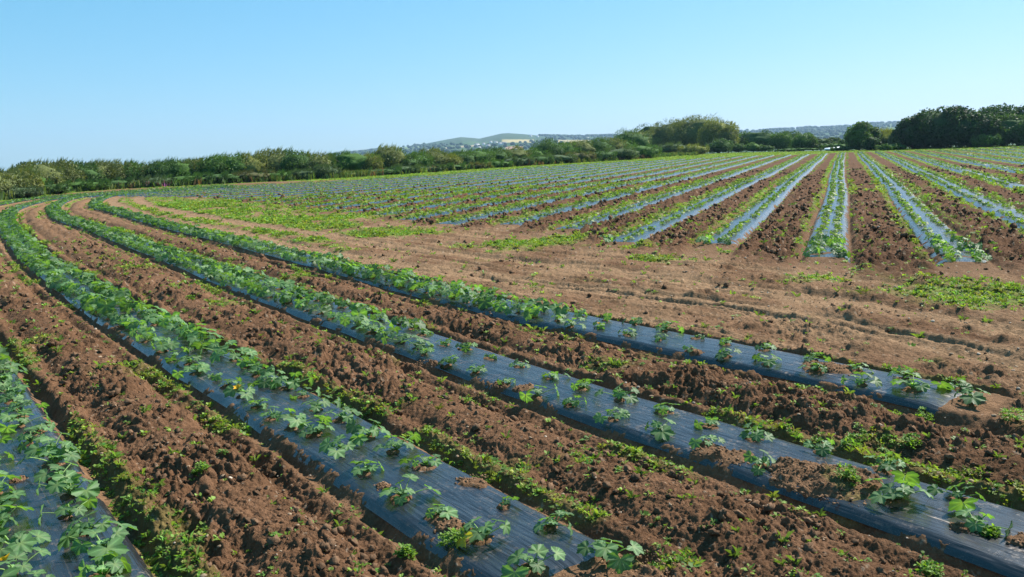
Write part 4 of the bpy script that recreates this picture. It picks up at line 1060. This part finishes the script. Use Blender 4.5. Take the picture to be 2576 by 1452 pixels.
# houses
HL=[(946,390,'white cottage at the far left foot of the hill',1.),(1162,386.5,'left one of two white houses low above the hedge',1.5),(1171,386.5,'right one of two white houses low above the hedge',1.2),(1199,367,'long white house in the village below the saddle',1.6),(1204,374,'white house just below the long white one',1.2),(1216,365,'white house second from left in the village row',1.),(1227,370,'white house in the lower middle of the village',1.1),(1234,360.5,'white house highest in the village row',1.),(1246,361,'white house right of the highest village house',1.),(1257,365,'white house in the village near the tan field',1.),(1268,364,'white house nearest under the tan field',1.2),(1335,344,'pale house left on the crest right of the summit',1.),(1352,345.5,'pale house right on the crest right of the summit',1.),(1478,349,'pale house above the right tan field',1.)]
rv=V.reshape(n0,n1,3)
for hx_,hy_,lb_,s_ in HL:
    j=int(np.clip(round((hx_+200)/4),0,n1-1));colz=rv[:110,j];_,uyc=proj(colz[:,0],colz[:,1],colz[:,2]);okc=np.nonzero((rh[:110]>2400))[0]
    i=okc[np.abs(uyc[okc]-hy_).argmin()];i=max(i,3);P0=rv[i,j]
    az=math.atan2(P0[0],P0[1])
    ex=(hx_-(cols_[j]))*P0[1]/F
    e=bpy.data.objects.new('house',None);C.objects.link(e);e.location=(P0[0]+ex,P0[1]-4,P0[2]-1);e.rotation_euler=(0,0,-az+random.uniform(-.4,.4));tag(e,lb_,'house','white houses on the far hill')
    w=6.5*s_;Vb,qb=box(-w,w,-5,5,0,7);link('wall',mesh_np('wall',Vb,qb,col=np.repeat([[.85,.84,.8]],8,0),mat=m_wall),e)
    Vr=np.array([(-w-.5,-5.5,7),(w+.5,-5.5,7),(w+.5,5.5,7),(-w-.5,5.5,7),(-w-.5,0,11),(w+.5,0,11)]);Fr=np.array([(0,1,5),(0,5,4),(2,3,4),(2,4,5),(1,2,5),(0,4,3)])
    link('roof',mesh_np('roof',Vr,Fr,col=np.repeat([[.16,.16,.18]],6,0),mat=m_roof),e)
# ------------------------------------------------------------------ haze, sky, sun
HAZE=7.5e-5
V,q=box(-7500,7500,-1500,7500,-60,330)
hm,nt,out=newmat('haze');pv=nt.nodes.new('ShaderNodeVolumePrincipled');pv.inputs['Density'].default_value=HAZE;pv.inputs['Color'].default_value=(.46,.69,1,1);pv.inputs['Anisotropy'].default_value=.2
nt.links.new(pv.outputs[0],out.inputs['Volume'])
if HAZE: o=link('haze',mesh_np('haze',V,q,mat=hm));tag(o,'pale blue air haze over the whole countryside','haze',kind='stuff')
EXPO=1.2
SAZ=math.radians(55);SEL=math.radians(42)  # azimuth clockwise from +Y
w=bpy.data.worlds.new('World');scn.world=w;w.use_nodes=True;nt=w.node_tree;nt.nodes.clear()
sky=nt.nodes.new('ShaderNodeTexSky');sky.sky_type='NISHITA';sky.sun_disc=False;sky.sun_elevation=SEL;sky.sun_rotation=SAZ;sky.air_density=1.;sky.dust_density=.3;sky.ozone_density=2.;sky.altitude=50
bg=nt.nodes.new('ShaderNodeBackground');bg.inputs[1].default_value=.15
wo=nt.nodes.new('ShaderNodeOutputWorld');
sc_=nt.nodes.new('ShaderNodeSeparateColor');cc_=nt.nodes.new('ShaderNodeCombineColor');nt.links.new(sky.outputs[0],sc_.inputs[0])
for i_,(g_,m_) in enumerate(((.955,.090),(.55,.279),(.6,.324))):
    a_=nt.nodes.new('ShaderNodeMath');a_.operation='POWER';a_.inputs[1].default_value=g_;b_=nt.nodes.new('ShaderNodeMath');b_.operation='MULTIPLY';b_.inputs[1].default_value=m_/(.15*2**EXPO)
    nt.links.new(sc_.outputs[i_],a_.inputs[0]);nt.links.new(a_.outputs[0],b_.inputs[0]);nt.links.new(b_.outputs[0],cc_.inputs[i_])
nt.links.new(cc_.outputs[0],bg.inputs[0]);nt.links.new(bg.outputs[0],wo.inputs[0])
sl=bpy.data.lights.new('sun','SUN');sl.energy=4.6;sl.angle=math.radians(.5);sl.color=(1,.94,.84)
so=bpy.data.objects.new('sun',sl);C.objects.link(so)
dv=Vector((math.sin(SAZ)*math.cos(SEL),math.cos(SAZ)*math.cos(SEL),math.sin(SEL)));so.rotation_euler=dv.to_track_quat('Z','Y').to_euler();so.location=(30,10,40)
scn.view_settings.view_transform='Standard';scn.view_settings.look='None';scn.view_settings.exposure=EXPO;scn.view_settings.gamma=1
scn.render.engine='CYCLES'
scn.render.resolution_x=1024;scn.render.resolution_y=577
print('done')
